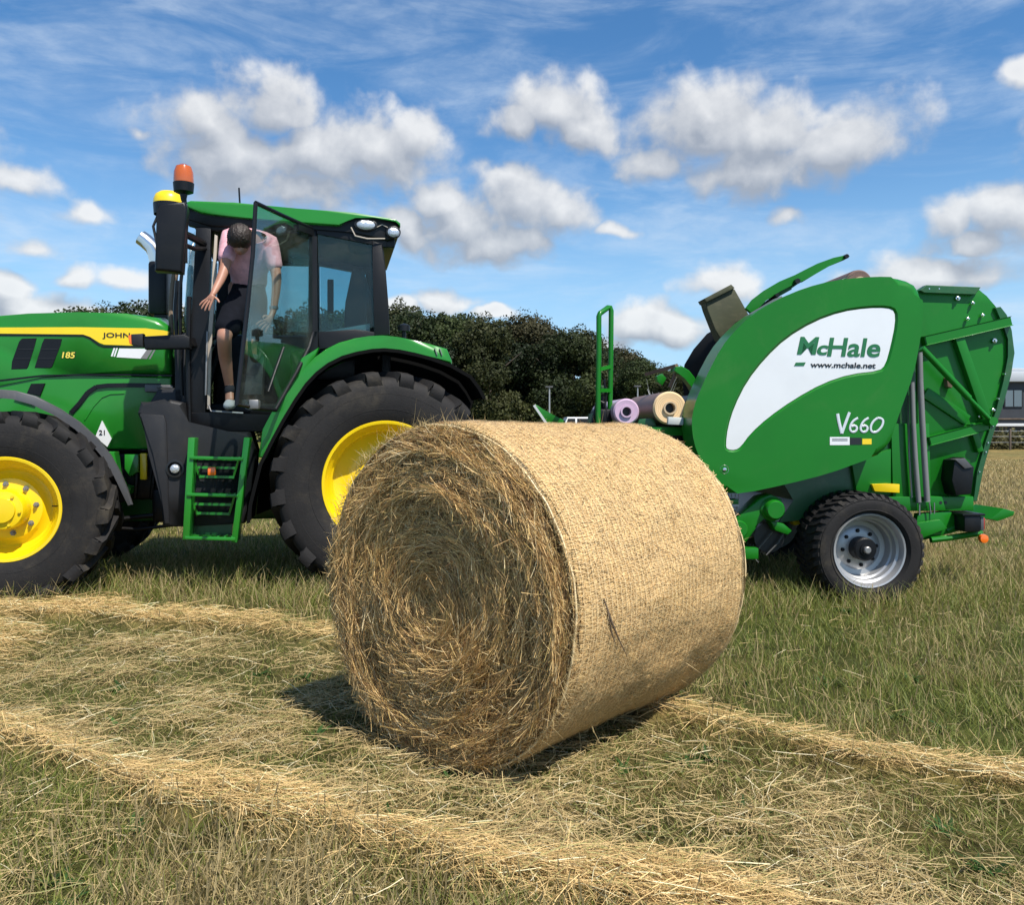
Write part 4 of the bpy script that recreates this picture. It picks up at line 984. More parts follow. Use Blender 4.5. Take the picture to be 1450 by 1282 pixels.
    m = MB(); v = f(572, 466, .4); m.tube([(v.x, .4, v.z - .10), (v.x, .4, v.z)], .018, 8); m.lathe([(0, -.02), (.05, -.02), (.05, .03), (0, .05)], c=(v.x, .4, v.z), n=16, axis='z'); m.build('rear_lamp', M['black'], T)
    # dark green door shut panel behind the glass
    m = MB(); m.prism(f.xz([(372, 608), (398, 560), (428, 507), (452, 492), (446, 506), (420, 541), (388, 596), (376, 640), (366, 648)], .30), .28, .5, .01); m.build('fender_side', M['green'], T)
    # --- front fender
    fo = [(-150, 690), (-138, 655), (-110, 610), (-70, 572), (-30, 556), (0, 551.5), (20, 553), (50, 561), (84, 579), (112, 598), (138, 622), (156, 645), (170, 670), (180, 694), (187, 715)]
    fi = [(-144, 690), (-132, 660), (-105, 618), (-68, 582), (-30, 567), (0, 562.5), (18, 564), (46, 572), (78, 589), (106, 608), (131, 631), (149, 653), (162, 676), (173, 699), (181, 717)]
    for (a, c) in ((.30, .345), (2.15, 2.2)):
        m = MB(); m.prism(f.xz(fo, .30) + f.xz(fi, .30)[::-1], a, c, .008, 2, both=True); ff = m.build('front_fender', M['grey'], T)
        m = MB(); v = f(120, 640, .6); m.bar((v.x + .05, .6, .78), (fx, .62 if a < 1 else 1.9, .78), .04); m.build('fender_bracket', M['black'], ff)
    # --- fuel tank and steps
    tk = [(194, 585), (199, 569), (236, 571), (240, 566), (259, 570), (262, 602), (300, 611), (352, 612), (360, 640), (354, 690), (346, 742), (262, 746), (230, 747), (226, 700), (216, 642)]
    m = MB(); m.prism(f.xz(tk, .30), .30, .88, .035, 3, both=True); tank = m.build('fuel_tank', M['dgrey'], T)
    m = MB(); m.prism(f.xz([(198, 586), (232, 588), (236, 600), (240, 742), (232, 742), (229, 700), (219, 642), (198, 590)], .295), .285, .31, .01); m.build('tank_rib', M['dgrey'], tank)
    v = f(248, 664, .29); m = MB(); m.lathe([(.07, .02), (.07, -.01), (.055, -.012), (.05, .01), (0, .01)], c=(v.x, .29, v.z), n=28); cap = m.build('lamp_recess', M['decalblack'], tank)
    m = MB(); m.lathe([(.036, .0), (.034, -.02), (.015, -.03), (0, -.03)], c=(v.x, .29, v.z), n=20); m.build('lamp', M['lens'], cap)
    m = MB(); YS = .14
    def rail(a, c, d, e, w_=.035): m.bar(f(a, c, YS) + Vector((0, .10, 0)), f(d, e, YS) + Vector((0, .10, 0)), w_, .26, .006)
    rail(272, 620, 264, 764, .05); rail(350, 620, 332, 768, .045)
    for (x0, y0, x1, y1) in ((270, 648, 345, 650), (266, 700, 338, 702), (263, 761, 334, 763)):
        u, v = f(x0, y0, YS), f(x1, y1, YS); m.bar((u.x, YS - .03, u.z), (v.x, YS - .03, v.z), .025, .03, .004); m.bar((u.x, YS + .16, u.z - .01), (v.x, YS + .16, v.z - .01), .025, .03)
        for k in range(7):
            s_ = (k + .5) / 7; xx = u.x + (v.x - u.x) * s_; m.bar((xx, YS - .03, u.z - .003), (xx, YS + .16, u.z - .012), .012, .014)
    for (x0, x1, y0) in ((280, 334, 662), (282, 332, 675), (276, 328, 714), (279, 325, 727)):
        u, v = f(x0, y0, YS + .12), f(x1, y0 + 1, YS + .12); m.bar(u, v, .02, .02)
    for (x0, y0, x1, y1) in ((274, 652, 284, 678), (338, 652, 330, 678), (270, 704, 280, 730), (332, 704, 324, 730)): m.bar(f(x0, y0, YS + .1), f(x1, y1, YS + .13), .016, .02)
    steps = m.build('steps', M['green'], T)
    m = MB(); m.prism(f.xz([(278, 624), (342, 624), (328, 758), (272, 758)], YS + .2), YS + .2, YS + .215); m.build('step_backplate', M['dgreen'], steps)
    m = MB(); v = f(300, 667, YS + .02); m.box(v.x - .03, v.x + .03, YS, YS + .05, v.z - .035, v.z + .03, .008); m.build('reflector', M['orange'], steps)
    # drawbar and linkage at the back
    m = MB(); m.box(rc.x + .2, rc.x + 1.15, 1.18, 1.32, .42, .50, .01); m.tube([(rc.x + .3, .85, .75), (rc.x + .95, .80, .55)], .035, 8); m.tube([(rc.x + .3, 1.65, .75), (rc.x + .95, 1.70, .55)], .035, 8); m.box(rc.x + .35, rc.x + .5, 1.0, 1.5, .6, 1.3, .02)
    m.build('linkage', M['black'], T)
tractor()
# ------------------------------------------------------------------ the person stepping out of the cab
def skin_mesh(name, nodes, edges, root, m, parent, sub=2):
    names = list(nodes); idx = {k: i for i, k in enumerate(names)}
    me = bpy.data.meshes.new(name); me.from_pydata([tuple(nodes[k][0]) for k in names], [(idx[a], idx[c]) for a, c in edges], [])
    o = bpy.data.objects.new(name, me); COL.objects.link(o)
    md = o.modifiers.new('s', 'SKIN'); md.use_smooth_shade = True
    sd = o.modifiers.new('u', 'SUBSURF'); sd.levels = sub; sd.render_levels = sub
    lay = me.skin_vertices[0].data
    for k in names:
        r = nodes[k][1]; lay[idx[k]].radius = r if isinstance(r, tuple) else (r, r); lay[idx[k]].use_root = (k == root)
    dg = bpy.context.evaluated_depsgraph_get(); me2 = bpy.data.meshes.new_from_object(o.evaluated_get(dg))
    COL.objects.unlink(o); bpy.data.objects.remove(o)
    me2.polygons.foreach_set('use_smooth', [True] * len(me2.polygons)); me2.materials.clear()
    return obj(name, me2, m, parent)
def cloth_mat(name, col, var=.25, vs=14):
    m = mat(name, col, .92, spec=.12, var=var, vscale=vs, bump=.5, bscale=25); m.node_tree.nodes['Principled BSDF'].inputs['Sheen Weight'].default_value = .12 if col[0] > .1 else 0
    return m
def person():
    base = TF(345, 575, .75); rot = Matrix.Rotation(TF.th, 4, 'Z')
    wpos = rot @ Vector((base.x, base.y, 0)) + Vector((TF.O[0], TF.O[1], 0))
    Pn = empty('person', (wpos.x, wpos.y, base.z), TF.th, label='person in pink T-shirt and dark shorts bending out of the tractor cab', cat='person')
    P = lambda a, c, w: TF(a, c, w - (.26 if c < 425 else .22 if c < 480 else .12)) - Vector((base.x, base.y, base.z))
    skin = mat('skin', (.42, .20, .13), .5, var=.15, vscale=9); skin.node_tree.nodes['Principled BSDF'].inputs['Subsurface Weight'].default_value = .06
    N = {
        'pel': (P(356, 408, 1.12), (.13, .10)), 'waist': (P(352, 388, .95), (.125, .095)), 'chest': (P(351, 358, .85), (.145, .11)), 'up': (P(350, 338, .76), (.13, .10)),
        'nk': (P(345, 331, .66), .058), 'hd0': (P(342, 333, .60), (.075, .075)), 'hd': (P(340, 338, .53), (.088, .098)), 'jaw': (P(340, 351, .54), (.062, .055)), 'chin': (P(340, 360, .58), (.034, .03)), 'nose': (P(340, 356, .475), (.013, .016)),
        'shR': (P(325, 338, .74), .062), 'elR': (P(318, 381, .58), .044), 'fR': (P(312, 397, .53), .038), 'wrR': (P(303, 414, .46), .026), 'pR': (P(298, 423, .44), (.034, .018)),
        'shL': (P(382, 345, .78), .062), 'elL': (P(392, 392, .72), .044), 'fL': (P(391, 412, .68), .038), 'wrL': (P(387, 442, .58), .027), 'pL': (P(380, 455, .54), (.034, .018)),
        'hpR': (P(341, 420, .94), .10), 'knR': (P(317, 476, .44), .062), 'caR': (P(319, 506, .55), .056), 'anR': (P(325, 549, .68), .036), 'ftR': (P(325, 571, .60), (.042, .028)),
        'hpL': (P(366, 422, .98), .10), 'knL': (P(354, 490, .80), .058), 'caL': (P(356, 515, .84), .055), 'anL': (P(357, 552, .90), .036), 'ftL': (P(355, 573, .82), (.042, .028)),
    }
    E = [('pel', 'waist'), ('waist', 'chest'), ('chest', 'up'), ('up', 'nk'), ('nk', 'hd0'), ('hd0', 'hd'), ('hd', 'jaw'), ('jaw', 'chin'), ('jaw', 'nose'),
         ('up', 'shR'), ('shR', 'elR'), ('elR', 'fR'), ('fR', 'wrR'), ('wrR', 'pR'), ('up', 'shL'), ('shL', 'elL'), ('elL', 'fL'), ('fL', 'wrL'), ('wrL', 'pL'),
         ('pel', 'hpR'), ('hpR', 'knR'), ('knR', 'caR'), ('caR', 'anR'), ('anR', 'ftR'), ('pel', 'hpL'), ('hpL', 'knL'), ('knL', 'caL'), ('caL', 'anL'), ('anL', 'ftL')]
    # fingers: each a chain of three joints out of the palm
    def hand(sfx, palm, wrist, dirs, thumb):
        for i, (dx, dy, dz, ln) in enumerate(dirs):
            d = Vector((dx, dy, dz)).normalized(); off = Vector(thumb).normalized() * (.022 - .015 * i)
            p0 = palm + off + d * .012; p1 = p0 + d * ln * .5; p2 = p1 + (d + Vector((0, .12, -.35))).normalized() * ln * .3; p3 = p2 + (d + Vector((0, .35, -.6))).normalized() * ln * .24
            k = [f'{sfx}{i}{j}' for j in range(4)]
            for kk, pp, rr in zip(k, (p0, p1, p2, p3), (.0095, .0088, .008, .0068)): N[kk] = (pp, rr)
            E.extend([('p' + sfx, k[0]), (k[0], k[1]), (k[1], k[2]), (k[2], k[3])])
        t = Vector(thumb).normalized(); b0 = palm + t * .026 + (wrist - palm) * .3; b1 = b0 + (t + Vector((0, 0, -.7))).normalized() * .035; b2 = b1 + (t * .5 + Vector((0, -.1, -.9))).normalized() * .028
        for kk, pp, rr in zip((f'{sfx}t0', f'{sfx}t1', f'{sfx}t2'), (b0, b1, b2), (.011, .0095, .008)): N[kk] = (pp, rr)
        E.extend([('p' + sfx, f'{sfx}t0'), (f'{sfx}t0', f'{sfx}t1'), (f'{sfx}t1', f'{sfx}t2')])
    hand('R', N['pR'][0], N['wrR'][0], [(-.35, -.1, -.9, .085), (-.5, -.1, -.85, .095), (-.65, -.1, -.75, .09), (-.8, -.05, -.6, .072)], (.8, -.3, -.1))
    hand('L', N['pL'][0], N['wrL'][0], [(-.9, -.1, -.35, .085), (-.8, -.1, -.5, .095), (-.7, -.1, -.7, .09), (-.5, -.05, -.85, .072)], (-.5, -.4, .6))
    body = skin_mesh('body', N, E, 'pel', skin, Pn, 2)
    C_ = lambda k, g: (N[k][0], tuple(x + g for x in N[k][1]) if isinstance(N[k][1], tuple) else N[k][1] + g)
    mid = lambda a, c, t: N[a][0].lerp(N[c][0], t)
    sh = {'a': (N['pel'][0] + Vector((0, -.02, -.06)), (.160, .13)), 'b': C_('waist', .036), 'c': C_('chest', .034), 'd': C_('up', .032), 'nk': (mid('up', 'nk', .45), .082),
          'e': C_('shR', .030), 'f': (mid('shR', 'elR', .55), .070), 'f2': (mid('shR', 'elR', .80), .072), 'g': C_('shL', .030), 'h': (mid('shL', 'elL', .55), .070), 'h2': (mid('shL', 'elL', .84), .074)}
    skin_mesh('t_shirt', sh, [('a', 'b'), ('b', 'c'), ('c', 'd'), ('d', 'nk'), ('d', 'e'), ('e', 'f'), ('f', 'f2'), ('d', 'g'), ('g', 'h'), ('h', 'h2')], 'c', cloth_mat('pink_cotton', (.78, .40, .45)), Pn, 2)
    so = {'a': (mid('pel', 'waist', .8), (.132, .10)), 'b': C_('pel', .02), 'r0': C_('hpR', .020), 'r1': (mid('hpR', 'knR', .5), .112), 'r2': (mid('hpR', 'knR', .97), .098), 'l0': C_('hpL', .020), 'l1': (mid('hpL', 'knL', .5), .112), 'l2': (mid('hpL', 'knL', .95), .098)}
    skin_mesh('shorts', so, [('a', 'b'), ('b', 'r0'), ('r0', 'r1'), ('r1', 'r2'), ('b', 'l0'), ('l0', 'l1'), ('l1', 'l2')], 'b', cloth_mat('navy_cotton', (.006, .007, .011)), Pn, 2)
    hc = N['hd'][0] + Vector((0, -.012, .008)); hb = MB(); bmesh.ops.create_icosphere(hb.b, subdivisions=5, radius=1.0)
    for v in hb.b.verts:
        d = v.co.copy(); n_ = 1 + .028 * math.sin(d.x * 19 + 3 * math.sin(d.z * 11)) * math.cos(d.z * 17 + d.y * 9) + .025 * math.sin(d.x * 47 + d.z * 39)
        v.co = hc + Vector((d.x * .098, d.y * .118 - .010 * max(0, d.z), d.z * (.108 if d.z > 0 else .098))) * n_
    hb.build('hair', mat('brown_hair', (.032, .019, .012), .5, bump=.8, bscale=60, var=.4, vscale=20), Pn, ang=180)
    for s_, k, f_ in ((-1, 'anR', 'ftR'), (1, 'anL', 'ftL')):
        a_, t_ = N[k][0], N[f_][0]
        skin_mesh('sock', {'a': (a_.lerp(t_, .0) + Vector((0, .0, .03)), .046), 'b': (a_.lerp(t_, .5), .046)}, [('a', 'b')], 'a', cloth_mat('dark_sock', (.03, .03, .035)), Pn, 1)
        shn = {'h': (t_ + Vector((0, .12, -.01)), (.046, .045)), 'm': (t_ + Vector((0, .05, .0)), (.046, .050)), 'f': (t_ + Vector((0, -.05, -.02)), (.048, .036)), 't': (t_ + Vector((0, -.12, -.03)), (.040, .026))}
        skin_mesh('shoe', shn, [('h', 'm'), ('m', 'f'), ('f', 't')], 'm', cloth_mat('grey_canvas', (.42, .42, .42)), Pn, 2)
    for sx in (-.03, .03):
        e = MB(); c = N['jaw'][0] + Vector((sx, -.056, .005)); e.lathe([(0, -.010), (.008, -.006), (.010, 0), (.008, .006), (0, .010)], c=tuple(c), n=12); e.build('eye', M['decalblack'], body)
        e = MB(); c = N['hd'][0] + Vector((sx * 3.0, .01, -.03)); e.lathe([(0, -.014), (.022, -.008), (.026, 0), (.020, .008), (0, .012)], c=tuple(c), n=14, axis='x', sx=.6); e.build('ear', skin, body)
    w = MB(); c = mid('fL', 'wrL', .8); w.tube([c + Vector((0, 0, .012)), c - Vector((0, 0, .012))], .036, 14); w.build('wristwatch', M['steel'], Pn)
person()
# ------------------------------------------------------------------ the round baler
BF = Frame((2.668, 6.29), R(3))
def arc_pts(f, c, r, a0, a1, n, w):
    return [(c[0] + r * math.cos(R(a0 + (a1 - a0) * i / n)), c[1] + r * math.sin(R(a0 + (a1 - a0) * i / n))) for i in range(n + 1)]
def smooth_poly(pts, it=2):
    for _ in range(it):
        o = []
        for i in range(len(pts)):
            a, c = pts[i], pts[(i + 1) % len(pts)]
            o += [(a[0] * .75 + c[0] * .25, a[1] * .75 + c[1] * .25), (a[0] * .25 + c[0] * .75, a[1] * .25 + c[1] * .75)]
        pts = o
    return pts
def flotation_tyre(Ro, rr, Wd):
    m = MB(); Rc = Ro - .016
    m.lathe(carcass(Rc, rr, Wd), n=96); bm = m.b
    N = 40
    for k in range(N):
        for fl in (0, 1):
            prev = None; ph = 2 * PI * (k + .5 * fl) / N
            for (da, y) in ((0, .02), (.02, .10), (.10, .28), (.12, .46)):
                a = ph + da; ring = []; yy = Wd * y if not fl else Wd * (1 - y)
                ro = Ro if y > .05 else Ro - .03
                for (s_, r_) in ((-1.2, ro - .03), (-.9, ro), (.9, ro), (1.2, ro - .03)):
                    an = a + s_ * .017 / Ro * 1.0; ring.append(bm.verts.new((r_ * math.cos(an), yy, r_ * math.sin(an))))
                if prev:
                    for q in range(3): bm.faces.new((prev[q], prev[q + 1], ring[q + 1], ring[q]))
                else: bm.faces.new(ring)
                prev = ring
            bm.faces.new(prev[::-1])
    for rf in (.25, .55, .8):
        r_ = rr + (Rc - rr) * rf; m.tube([(r_ * math.cos(2 * PI * k / 96), .004, r_ * math.sin(2 * PI * k / 96)) for k in range(97)], .0035, 5, cap=False)
    return m
def baler_wheel(B, c, flip, spin):
    Wd = .44; fl = .272
    m = MB()
    m.lathe([(fl - .004, .05), (fl + .008, .035), (fl + .004, .022), (fl - .008, .026), (fl - .018, .05), (fl - .024, .075), (fl - .040, .085), (fl - .046, .13), (fl - .058, .14), (fl - .066, .21), (.17, .215), (.145, .20), (.10, .195), (0, .195)], n=72)
    m.lathe([(fl - .04, .13), (fl - .04, .36), (fl + .004, .40)], n=72)
    w = m.build('wheel', M['silver'], B); place(w, c, flip, spin)
    flotation_tyre(.430, fl - .002, Wd).build('tyre', M['rubber'], w, ang=30)
    h = MB(); h.lathe([(.088, .19), (.088, .10), (.078, .09), (.045, .088), (.045, .078), (0, .076)], n=36); h.build('hub', M['black'], w)
    h = MB(); h.lathe([(.026, .09), (.026, .055), (.020, .05), (0, .05)], n=24); h.build('hub_cap', M['steel'], w)
    for k in range(8):
        a = 2 * PI * k / 8 + .2; q = MB(); q.lathe([(.016, .198), (.016, .188), (.010, .180), (0, .180)], c=(.132 * math.cos(a), 0, .132 * math.sin(a)), n=6); q.build('wheel_nut', M['black'], w)
def baler():
    f = BF
    B = empty('round_baler', (f.O[0], f.O[1], 0), f.th, label='green round baler with white side decal hitched behind the tractor', cat='baler')
    WC = f(1234, 782, 0)
    baler_wheel(B, (WC.x, 0, .392), False, .1); baler_wheel(B, (WC.x - .02, 2.42, .392), True, .5)
    # --- chamber behind the cover
    ch = [(975, 560), (985, 520), (1010, 480), (1050, 440), (1110, 412), (1180, 398), (1290, 402), (1296, 500), (1300, 690), (1250, 712), (1150, 735), (1060, 742), (1010, 700), (985, 640)]
    m = MB(); m.prism(f.xz([(1180, 400), (1290, 404), (1296, 500), (1300, 690), (1250, 712), (1150, 735), (1100, 742)], .40) + f.xz([(1040, 690), (1010, 640), (985, 600), (980, 560), (985, 530), (1003, 500), (1030, 475), (1062, 452), (1110, 428)], 1.9), .40, 2.05, .03, 2, both=True); m.build('bale_chamber', M['dgreen'], B)
    # side plates visible beneath the cover
    m = MB(); m.prism(f.xz([(1206, 655), (1262, 636), (1262, 700), (1214, 702)], .36), .36, .42, .008); m.prism(f.xz([(1262, 600), (1316, 600), (1319, 716), (1265, 716)], .37), .37, .43, .006)
    m.build('side_plate', M['bgreen'], B)
    # --- big hinged cover
    W0, W1 = .10, .40
    cov = smooth_poly([(979, 597), (983, 575), (990, 556), (1002, 529), (1022, 491), (1040, 469), (1064, 446), (1103, 423), (1140, 407.5), (1180, 397), (1220, 392.8), (1255, 391.5), (1282, 394), (1303, 405), (1308, 432), (1305, 472), (1294, 530), (1277, 576), (1263, 618), (1254, 643), (1225, 652), (1174, 671), (1110, 687), (1053, 699), (1018, 700), (1003, 684), (993, 655), (982, 626)], 1)
    m = MB(); m.prism(f.xz(cov, W0), W0, W1, .062, 6); cover = m.build('side_cover', M['bgreen'], B, ang=60)
    dec = smooth_poly([(1028, 630), (1030, 637), (1042, 638), (1050, 633), (1063, 615), (1088, 592), (1125, 566), (1166, 543), (1205, 530), (1246, 525.5), (1255, 517), (1262, 492), (1269, 458), (1268, 440), (1258, 435.5), (1230, 435.5), (1192, 441), (1153, 455), (1114, 478.5), (1084, 507), (1058, 540), (1040, 576), (1031, 605)], 1)
    cutp = f.xz(dec, W0); cx_ = sum(p[0] for p in cutp) / len(cutp); cz_ = sum(p[1] for p in cutp) / len(cutp)
    m = MB(); bm = m.b
    # bevelled recess: wider at the surface than at the floor
    def offs(pts, d):
        o = []
        n = len(pts)
        for i in range(n):
            p0, p1, p2 = Vector(pts[i - 1]), Vector(pts[i]), Vector(pts[(i + 1) % n]); t = (p2 - p0).normalized(); o.append((p1.x - t.y * d, p1.y + t.x * d))
        return o
    ar = sum(cutp[i][0] * cutp[(i + 1) % len(cutp)][1] - cutp[(i + 1) % len(cutp)][0] * cutp[i][1] for i in range(len(cutp)))
    sg = -1 if ar > 0 else 1
    big = offs(cutp, .026 * sg)
    va = [bm.verts.new((x, W0 - .01, z)) for x, z in big]; vb = [bm.verts.new((x, W0 + .016, z)) for x, z in cutp]
    n = len(va)
    for i in range(n): bm.faces.new((va[i], va[(i + 1) % n], vb[(i + 1) % n], vb[i]))
    bm.faces.new(va); bm.faces.new(vb[::-1])
    cutter = m.build('cutter', None, None)
    cutter.matrix_world = Matrix.Identity(4)
    tmp = bpy.data.objects.new('tmp', cover.data); COL.objects.link(tmp)
    md = tmp.modifiers.new('b', 'BOOLEAN'); md.object = cutter; md.operation = 'DIFFERENCE'; md.solver = 'EXACT'
    dg = bpy.context.evaluated_depsgraph_get(); me = bpy.data.meshes.new_from_object(tmp.evaluated_get(dg))
    if len(me.polygons) > 10:
        cover.data = me; me.polygons.foreach_set('use_smooth', [True] * len(me.polygons)); me.set_sharp_from_angle(angle=R(28))
    bpy.data.objects.remove(tmp); bpy.data.objects.remove(cutter)
    m = MB(); m.prism(offs(cutp, -.002 * sg), W0 + .011, W0 + .02); m.build('white_panel', M['silverpanel'], cover)
    YD = W0 + .0085
    def tx(s, mt, x0, y0, x1, y1, yy, **k):
        a, c = f(x0, y1, yy), f(x1, y0, yy); return text(s, mt, cover, (a.x, a.z), c.x - a.x, c.z - a.z, yy, thick=.0012, **k)
    tx('M', M['decalgreen'], 1128.5, 477, 1160, 502, YD, shear=.18, offset=.03, rot=-R(.6))
    tx('c', M['decalgreen'], 1157, 489, 1173, 503, YD, shear=.2, offset=.03)
    tx('Hale', M['decalgreen'], 1171, 478.5, 1246.5, 505, YD, shear=.14, offset=.022, rot=-R(.6))
    tx('www.mchale.net', M['decalblack'], 1148, 513, 1240, 520.5, YD, offset=.02, shear=.1, rot=-R(.6))
    m = MB(); m.prism(f.xz([(1127, 513.5), (1141, 513.2), (1138.5, 518.2), (1124.5, 518.2)], YD), YD - .001, YD + .003); m.build('flag_mark', M['decalgreen'], cover)
    # hand-drawn model lettering
    m = MB(); YL = W0 - .003
    def stroke(pts, r=.010):
        P_ = [f(a, c, YL) for a, c in pts]
        for _ in range(2):
            q = [P_[0]]
            for u, v in zip(P_, P_[1:]): q += [u.lerp(v, .25), u.lerp(v, .75)]
            P_ = q + [P_[-1]]
        m.tube(P_, r, 8)
    stroke([(1186, 586), (1188, 598), (1192, 614)], .012); stroke([(1192, 614), (1197, 600), (1203, 584)], .011)
    def six(x):
        stroke([(x + 12, 592), (x + 5, 596), (x + 1, 603), (x + .5, 609), (x + 4, 612.5), (x + 9, 611), (x + 11, 606), (x + 8, 602.5), (x + 3, 604)], .0085)
    six(1203); six(1218)
    stroke([(1243, 592), (1237, 596), (1233, 603), (1233, 610), (1237, 613), (1243, 611), (1249, 604), (1251, 597), (1249, 593), (1243, 592)], .0085)
    for v in m.b.verts: v.co.y = YL + (v.co.y - YL) * .25
    m.build('lettering', M['silverdecal'], cover)
    for (x0, x1, y0, y1, mt) in ((1175, 1203, 619, 630.5, 'white'), (1203.6, 1220, 620, 630, 'decalblack'), (1221, 1234, 621.5, 629.5, 'yellow')):
        m = MB(); a, c = f(x0, y1, W0), f(x1, y0, W0); m.box(a.x, c.x, W0 - .002, W0 + .01, a.z, c.z); st = m.build('sticker', M[mt], cover)
        if mt == 'white':
            m = MB(); 
            for yy in (622, 624): u, v = f(x0 + 3, yy, W0), f(x1 - 3, yy, W0); m.bar((u.x, W0 - .0025, u.z), (v.x, W0 - .0025, v.z), .004, .002)
            m.build('sticker_line', M['decalblack'], st)
    v = f(1026, 665, W0); m = MB(); m.lathe([(.036, .004), (.032, -.002), (.026, .004), (.02, .012)], c=(v.x, W0, v.z), n=24); m.lathe([(.014, .01), (.014, -.006), (0, -.010)], c=(v.x, W0, v.z), n=16); m.build('catch', M['chrome'], cover)
    # --- black belts bulging in front of the cover and the grey edge strip
    m = MB(); m.prism(f.xz([(972, 570), (968, 540), (971, 516), (984, 494), (1003, 472), (1020, 462), (1045, 455), (1062, 452)], 1.7) + f.xz([(1100, 440), (1090, 560), (1040, 600), (985, 600)], .5), .5, 1.75, .02)
    m.build('pressing_belts', M['void'], B)
    m = MB(); P_ = [f(a, c, .30) for a, c in ((974, 606), (979, 580), (988, 556), (1001, 526), (1020, 490), (1040, 467), (1062, 448), (1102, 424))]
    for u, v in zip(P_, P_[1:]): m.bar(u, v, .03, .18)
    m.build('cover_edge', M['steel'], B)
    # olive guard plate at the top front
    m = MB(); m.prism(f.xz([(998, 424), (1035, 405.5), (1041, 410), (1061, 446), (1052, 470), (1020, 482), (1013, 466), (1002, 438)], .9), .9, 1.05, .012)
    m.prism(f.xz([(997, 423), (1035, 403), (1040, 408), (1000, 428)], .88), .87, 1.07, .004)
    m.build('guard_plate', M['olive'], B)
    # arched top arms
    def strip(pts, w, y0, y1, name, mt, th=.012):
        m = MB(); rows = [[(p.x, y0, p.z) for p in pts], [(p.x, y1, p.z) for p in pts]]
        return m.quadgrid(rows).build(name, mt, B, solid=th)
    m = MB(); m.prism(f.xz([(1056, 437), (1066, 424), (1083, 411), (1105, 398), (1127, 390), (1142, 381), (1158, 373), (1180, 365), (1200, 360.5), (1204, 362.5), (1196, 368), (1174, 377), (1155, 388), (1137, 399), (1125, 401), (1104, 413), (1084, 425), (1066, 446)], .55), .55, .59, .006, 1, both=True)
    m.prism(f.xz([(1133, 392), (1140, 396), (1120, 410), (1100, 423), (1096, 417), (1116, 404)], .55), .60, .64, .005)
    arm = m.build('tailgate_arm', M['bgreen'], B)
    m = MB(); u = f(1201, 362, .5); m.tube([(u.x, .52, u.z), (u.x, .64, u.z)], .018, 10); u = f(1130, 398, .5); m.tube([(u.x, .5, u.z), (u.x, .66, u.z)], .022, 10); u = f(1101, 418, .5); m.tube([(u.x, .5, u.z), (u.x, .66, u.z)], .016, 10); m.tube([f(1070, 440, .62), f(1090, 425, .62), f(1120, 408, .62)], .012, 6); m.build('arm_pin', M['black'], arm)
    # --- tailgate
    TW = .42
    tg = [(1298, 412), (1308, 405.5), (1385, 408.5), (1397, 419), (1409, 433), (1420, 446), (1427, 462), (1430, 480), (1430, 505), (1423, 540), (1411, 580), (1398, 620), (1386, 660), (1378, 706), (1300, 708)]
    m = MB(); m.prism(f.xz(tg, TW), TW, TW + .04, .006); tail = m.build('tailgate', M['bgreen'], B)
    m = MB(); m.prism(f.xz([(1382, 414), (1400, 432), (1416, 448), (1426, 470), (1429, 500), (1420, 545), (1406, 590), (1390, 640), (1376, 700), (1310, 706), (1310, 414)], TW + .05), TW + .045, 2.0, .03, 2, both=True); m.build('tailgate_drum', M['dgreen'], tail)
    rim = [(1408, 436), (1416, 434.5), (1425, 446), (1432, 468), (1436, 500), (1431, 530), (1420, 572), (1405, 616), (1392, 662), (1383, 710), (1377, 710), (1383, 668), (1395, 625), (1410, 580), (1420, 540), (1427, 505), (1427, 480), (1420, 462)]
    m = MB(); m.prism(f.xz(rim, TW - .02), TW - .03, 2.02, .004, 1); m.build('tailgate_rim', M['dgreen'], tail)
    m = MB(); m.prism(f.xz([(1300, 412), (1309, 404.5), (1386, 407.5), (1378, 418), (1306, 415.5)], TW - .01), TW - .04, TW + .02, .004, 1); m.build('top_lip', M['dgreen'], tail)
    m = MB()
    def rb(a, c, w, d=.07): u, v = f(*a, TW), f(*c, TW); m.bar((u.x, TW - d / 2, u.z), (v.x, TW - d / 2, v.z), w, d, .006)
    rb((1304, 484), (1425, 456), .075); rb((1352, 476), (1391, 590), .075, .06); rb((1310, 625), (1392, 603), .07); rb((1308, 556), (1368, 596), .09, .03); rb((1372, 600), (1384, 640), .05, .05)
    m.build('rib', M['bgreen'], tail)
    m = MB(); u, v = f(1305, 493, TW - .12), f(1372, 564, TW - .12), ; w_ = f(1404, 597, TW - .12); m.tube([u, v], .026, 12); m.tube([v, w_], .018, 12); m.tube([w_ + Vector((0, -.03, 0)), w_ + Vector((0, .12, 0))], .035, 12); m.build('gas_strut', M['bgreen'], tail)
    for (a, c, r_) in ((1354, 423, .02), (1375, 430, .014), (1389, 447, .014), (1368, 452, .014), (1406, 483, .02), (1404, 581, .014), (1410, 565, .01), (1419, 530, .009), (1392, 640, .012), (1386, 590, .018), (1312, 410, .012), (1326, 410, .012), (1383, 668, .01), (1395, 627, .012), (1402, 603, .014)):
        u = f(a, c, TW); m = MB(); m.lathe([(r_, 0), (r_, -.014), (r_ * .6, -.018), (r_ * .5, -.03), (0, -.03)], c=(u.x, TW - .012, u.z), n=6); m.build('bolt', M['chrome'], tail)
    m = MB(); m.prism(f.xz([(1336, 536), (1340, 531), (1346, 541), (1343, 550), (1337, 548)], TW), TW - .05, TW, .004); m.build('latch_ring', M['rust'], tail)
